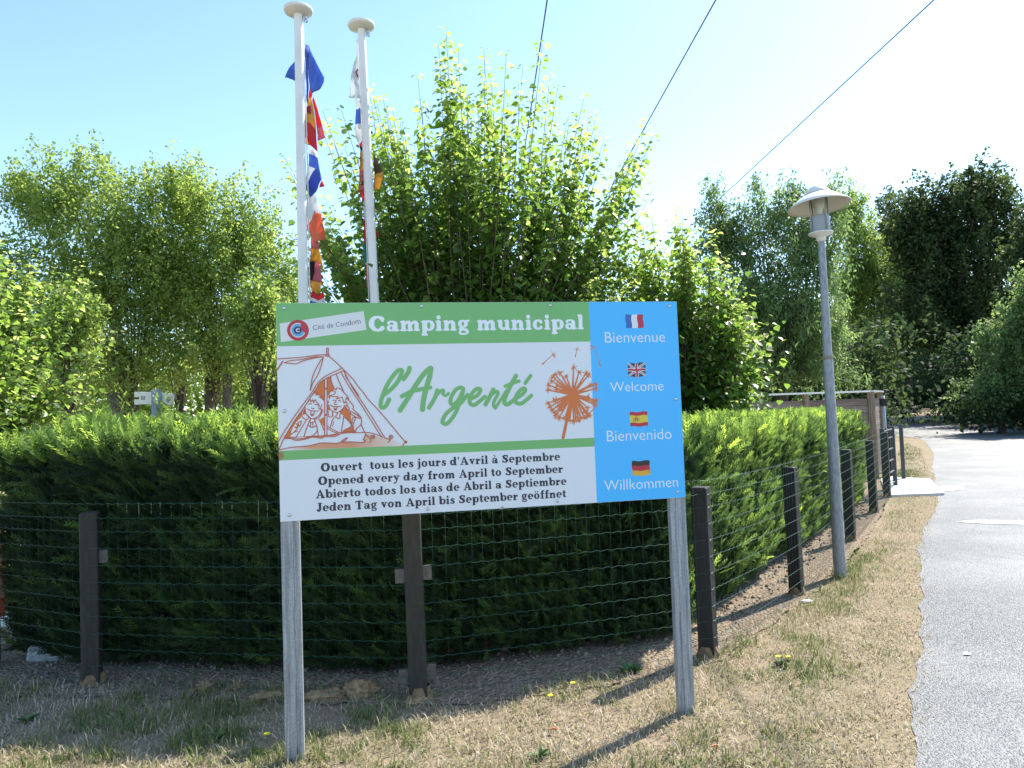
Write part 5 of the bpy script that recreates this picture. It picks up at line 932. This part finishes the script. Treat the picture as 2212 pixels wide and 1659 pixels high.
def tree(name, label, base, trunk_h, lobes, mt, nclump, nleaf, lsize, seed, bark=None, trunk_r=.2, sig=.34, lw=1.0, up=.3, group=None, tm=.42, lean=(0, 0), droop=0.0, twigs=60, stems=1):
    """lobes: ellipsoids (x, y, z, rx, ry, rz) in metres around the base; leafy clumps gather on their outer shell, limbs run to them"""
    g = np.random.default_rng(seed); root = empty(name, base); tag(root, label, 'tree', group); bark = bark or M_bark; C_ = []; W_ = np.array([l_[3]*l_[5] for l_ in lobes]); W_ = W_/W_.sum()
    pick = g.choice(len(lobes), nclump, p=W_)
    for i in pick:
        l_ = lobes[i]; d = g.normal(size=3); d /= np.linalg.norm(d); r_ = g.random()**.42*(1 if g.random() < .88 else g.uniform(1.05, 1.28)); k = .82+.62*mnoise.noise(Vector((d[0]*2.6+seed, d[1]*2.6, d[2]*2.6)))
        C_.append([l_[0]+d[0]*l_[3]*r_*k, l_[1]+d[1]*l_[4]*r_*k, l_[2]+d[2]*l_[5]*r_*k, r_])
    C_ = np.array(C_); top = np.array([lean[0], lean[1], trunk_h]); tb = MB()
    for s_ in range(stems):
        o_ = np.array([0, 0, 0]) if stems == 1 else np.array([g.normal()*.35, g.normal()*.25, 0]); tb.tube([tuple(o_+np.array([0, 0, -.3])), tuple(o_*.9+top*.5+g.normal(size=3)*.05), tuple(o_*1.2+top)], [trunk_r*1.15, trunk_r*.9, trunk_r*.72], 10)
    tb.build('trunk', bark, root, True); lb = MB(); order = g.permutation(len(C_))[:twigs]
    for j in order:
        c = C_[j, :3]; m_ = top+(c-top)*.5+np.array([0, 0, .18*np.linalg.norm(c-top)])*.6+g.normal(size=3)*.12; r_ = trunk_r*g.uniform(.07, .22)
        lb.tube([tuple(top-np.array([0, 0, .25*g.random()*trunk_h])), tuple(m_), tuple(c)], [r_, r_*.55, r_*.12], 5, False)
    lb.build('limbs', bark, root, True)
    # each clump is a leafy twig: leaves sit along a short axis that points outwards and up
    ctr_ = np.array([0, 0, trunk_h*.8]); D_ = C_[:, :3]-ctr_; D_ /= np.linalg.norm(D_, axis=1, keepdims=True)+1e-6; D_ = D_*.75+np.array([0, 0, .55-droop])+g.normal(size=D_.shape)*.38; D_ /= np.linalg.norm(D_, axis=1, keepdims=True)
    nl = g.poisson(nleaf, len(C_)); idx = np.repeat(np.arange(len(C_)), nl); n = len(idx); cs = sig*g.uniform(.6, 1.5, len(C_)); tpar = g.uniform(-1, 1.3, n); rad = (.62-.36*np.clip(tpar, 0, 1.3))[:, None]
    off = D_[idx]*(tpar*1.15*cs[idx])[:, None]+np.clip(g.normal(size=(n, 3)), -1.8, 1.8)*rad*.62*cs[idx][:, None]; off[:, 2] -= droop*np.hypot(off[:, 0], off[:, 1])
    P = C_[idx, :3]+off; k = P[:, 2] > .35; P = P[k]; idx = idx[k]; n = len(P); ct = g.normal(size=len(C_))*.14
    A = g.normal(size=(n, 3))+np.array([0, 0, -.55-droop*2]); N = g.normal(size=(n, 3))*.7+np.array([0, 0, 1.0])
    T_ = np.clip(tm+ct[idx]+.17*g.normal(size=n), 0, 1); sz = lsize*g.uniform(.6, 1.35, n)
    V_, F_ = scatter(P, A, N, sz, RHOMB[0], RHOMB[1], sz*lw); fo = fastmesh('crown', V_, F_, mt, root, np.repeat(T_, 4)); return root
def lob(cx_u, cz_v, ru, rv, Y, base, ry=None):
    c = at(cx_u, cz_v, Y); k = Y/FPX; return (c.x-base[0], 0, c.z-base[2], ru*k, ry or ru*k*.8, rv*k)
# left maples
B1 = (at(285, 900, 17).x, 17, 0); tree('maple_tree', 'broad light green tree at the left with wispy top shoots, behind the box sign', B1, 2.4, [lob(190, 620, 190, 250, 17, B1), lob(280, 520, 150, 150, 17, B1), lob(120, 440, 110, 90, 17, B1), lob(200, 380, 60, 60, 17, B1, .8), lob(60, 420, 60, 45, 17, B1, .8), lob(300, 780, 160, 80, 17, B1), lob(330, 600, 90, 200, 17, B1), lob(380, 430, 60, 70, 17, B1)], M_maple, 1000, 62, .080, 41, trunk_r=.15, sig=.33, stems=3, tm=.55, twigs=40)
B2 = (at(470, 900, 18).x, 18, 0); tree('maple_tree', 'rounded light green tree between the broad left tree and the flagpoles', B2, 2.8, [lob(455, 600, 165, 220, 18, B2), lob(420, 440, 95, 80, 18, B2), lob(530, 520, 90, 110, 18, B2), lob(600, 640, 80, 130, 18, B2), lob(480, 760, 150, 90, 18, B2)], M_maple, 850, 62, .080, 42, trunk_r=.14, sig=.33, stems=2, tm=.57, twigs=40)
B3 = (at(-60, 900, 16).x, 16, 0); tree('maple_tree', 'light green tree mostly beyond the left edge of the photo', B3, 2.4, [lob(-40, 640, 120, 180, 16, B3), lob(-120, 560, 140, 160, 16, B3)], M_maple, 260, 70, .09, 43, trunk_r=.16, sig=.3, tm=.48)
# small inner trees whose trunks show under the crowns
for i, (u, Y, v_) in enumerate(((150, 14, 720), (560, 15, 700), (390, 21, 640))):
    Bx = (at(u, 900, Y).x, Y, 0); tree('young_tree', ('young tree with a dark trunk between the low left tree and the box sign', 'young tree with a dark thin trunk just left of the sign', 'young tree seen under the broad crowns above the middle of the left hedge')[i], Bx, 1.9, [lob(u, v_, 75, 110, Y, Bx)], M_maple, 90, 60, .085, 50+i, M_darkbark, .07, .28, tm=.4)
# wood behind: many small clumps, reads as one mass
def wood(label, pts, mt, seed, nleaf=95, lsize=.16, tm=.45):
    g = np.random.default_rng(seed); Ps = []
    for (x, y, h_, r_) in pts:
        n = int(16*r_*h_/6); c = np.stack([x+g.normal(size=n)*r_*.5, y+g.normal(size=n)*r_*.4, .4+(h_-.4)*g.random(n)**.8], 1)
        P = np.repeat(c, nleaf, 0)+g.normal(size=(n*nleaf, 3))*np.array([.55, .5, .38]); Ps.append(P)
    P = np.concatenate(Ps); P = P[P[:, 2] > .1]; n = len(P); V_, F_ = scatter(P, g.normal(size=(n, 3))+np.array([0, 0, -.4]), g.normal(size=(n, 3))*.7+np.array([0, 0, 1]), lsize*g.uniform(.6, 1.4, n), *RHOMB)
    o = fastmesh('woodland', V_, F_, mt, None, np.repeat(np.clip(tm+.2*g.normal(size=n), 0, 1), 4)); tag(o, label, 'woodland', kind='stuff'); return o
g = np.random.default_rng(9)
wood('yellow green undergrowth glimpsed between the trunks behind the left hedge', [(g.uniform(-27, 5), g.uniform(25, 31), g.uniform(3.4, 5.6), 3.0) for _ in range(40)], M_maple, 61, 48, .24, .5)
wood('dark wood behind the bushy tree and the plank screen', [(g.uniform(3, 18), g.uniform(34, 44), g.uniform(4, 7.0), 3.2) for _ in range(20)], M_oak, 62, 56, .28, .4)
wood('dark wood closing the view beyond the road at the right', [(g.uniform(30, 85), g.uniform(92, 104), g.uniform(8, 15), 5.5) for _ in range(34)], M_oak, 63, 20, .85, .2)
wood('dark bank of bushes behind the road under the tall dark tree', [(23.4+q_*.20+g.uniform(0, 7), 31+q_*.9+g.uniform(-1, 1), g.uniform(3, 6.5), 2.3) for q_ in range(20)]+[(g.uniform(40, 50), g.uniform(56, 76), 6, 3) for q_ in range(10)]+[(g.uniform(20.8, 25), g.uniform(31.5, 34), 2.0, 1.7) for q_ in range(5)], M_oak, 64, 72, .25, .12)  # low tint paints the shade lying on this bank
# right side trees
B4 = (at(1690, 880, 26).x, 26, 0); tree('willow_tree', 'grey green feathery tree behind the plank screen, left of the tall street lamp', B4, 3.0, [lob(1620, 690, 150, 190, 26, B4), lob(1570, 520, 75, 90, 26, B4), lob(1660, 480, 60, 80, 26, B4, 1.2), lob(1740, 520, 95, 110, 26, B4), lob(1745, 700, 95, 170, 26, B4), lob(1640, 420, 22, 40, 26, B4, .5), lob(1545, 440, 22, 45, 26, B4, .5), lob(1720, 425, 22, 35, 26, B4, .5), lob(1790, 440, 40, 45, 26, B4, .7)], M_willow, 950, 66, .15, 44, M_darkbark, .22, .46, .55, droop=.35, tm=.38, twigs=80)
B5 = (at(1850, 880, 64).x, 64, terrain(32, 64)); tree('willow_tree', 'light yellow green tree right of the tall street lamp above the screen corner', B5, 5.5, [lob(1850, 640, 85, 200, 64, B5), lob(1895, 600, 65, 90, 64, B5), lob(1880, 760, 60, 75, 64, B5), lob(1835, 470, 50, 70, 64, B5), lob(1905, 700, 40, 50, 64, B5)], M_bright, 620, 66, .30, 45, M_darkbark, .4, .95, .6, droop=.3, tm=.45)
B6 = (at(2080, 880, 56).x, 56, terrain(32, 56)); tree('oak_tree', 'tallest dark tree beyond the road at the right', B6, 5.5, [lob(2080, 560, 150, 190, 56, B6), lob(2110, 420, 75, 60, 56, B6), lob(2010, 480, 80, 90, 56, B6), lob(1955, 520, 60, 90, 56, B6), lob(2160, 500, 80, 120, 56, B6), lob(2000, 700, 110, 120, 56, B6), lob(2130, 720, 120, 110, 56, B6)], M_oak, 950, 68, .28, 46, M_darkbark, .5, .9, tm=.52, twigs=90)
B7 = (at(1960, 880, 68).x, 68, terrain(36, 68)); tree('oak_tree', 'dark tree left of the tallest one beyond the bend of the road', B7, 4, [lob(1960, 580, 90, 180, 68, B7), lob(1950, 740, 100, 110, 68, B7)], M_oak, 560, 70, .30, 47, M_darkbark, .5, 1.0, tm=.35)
B8 = (at(2165, 905, 33).x, 33, 0); tree('ash_tree', 'small light grey green tree at the right edge of the photo beyond the road', B8, 1.8, [lob(2190, 790, 62, 85, 33, B8), lob(2212, 680, 38, 55, 33, B8), lob(2165, 720, 24, 45, 33, B8), lob(2120, 750, 28, 30, 33, B8), lob(2240, 720, 60, 120, 33, B8), lob(2150, 850, 75, 35, 33, B8), lob(2210, 620, 22, 40, 33, B8)], M_willow, 330, 62, .15, 48, M_darkbark, .14, .52, tm=.5)
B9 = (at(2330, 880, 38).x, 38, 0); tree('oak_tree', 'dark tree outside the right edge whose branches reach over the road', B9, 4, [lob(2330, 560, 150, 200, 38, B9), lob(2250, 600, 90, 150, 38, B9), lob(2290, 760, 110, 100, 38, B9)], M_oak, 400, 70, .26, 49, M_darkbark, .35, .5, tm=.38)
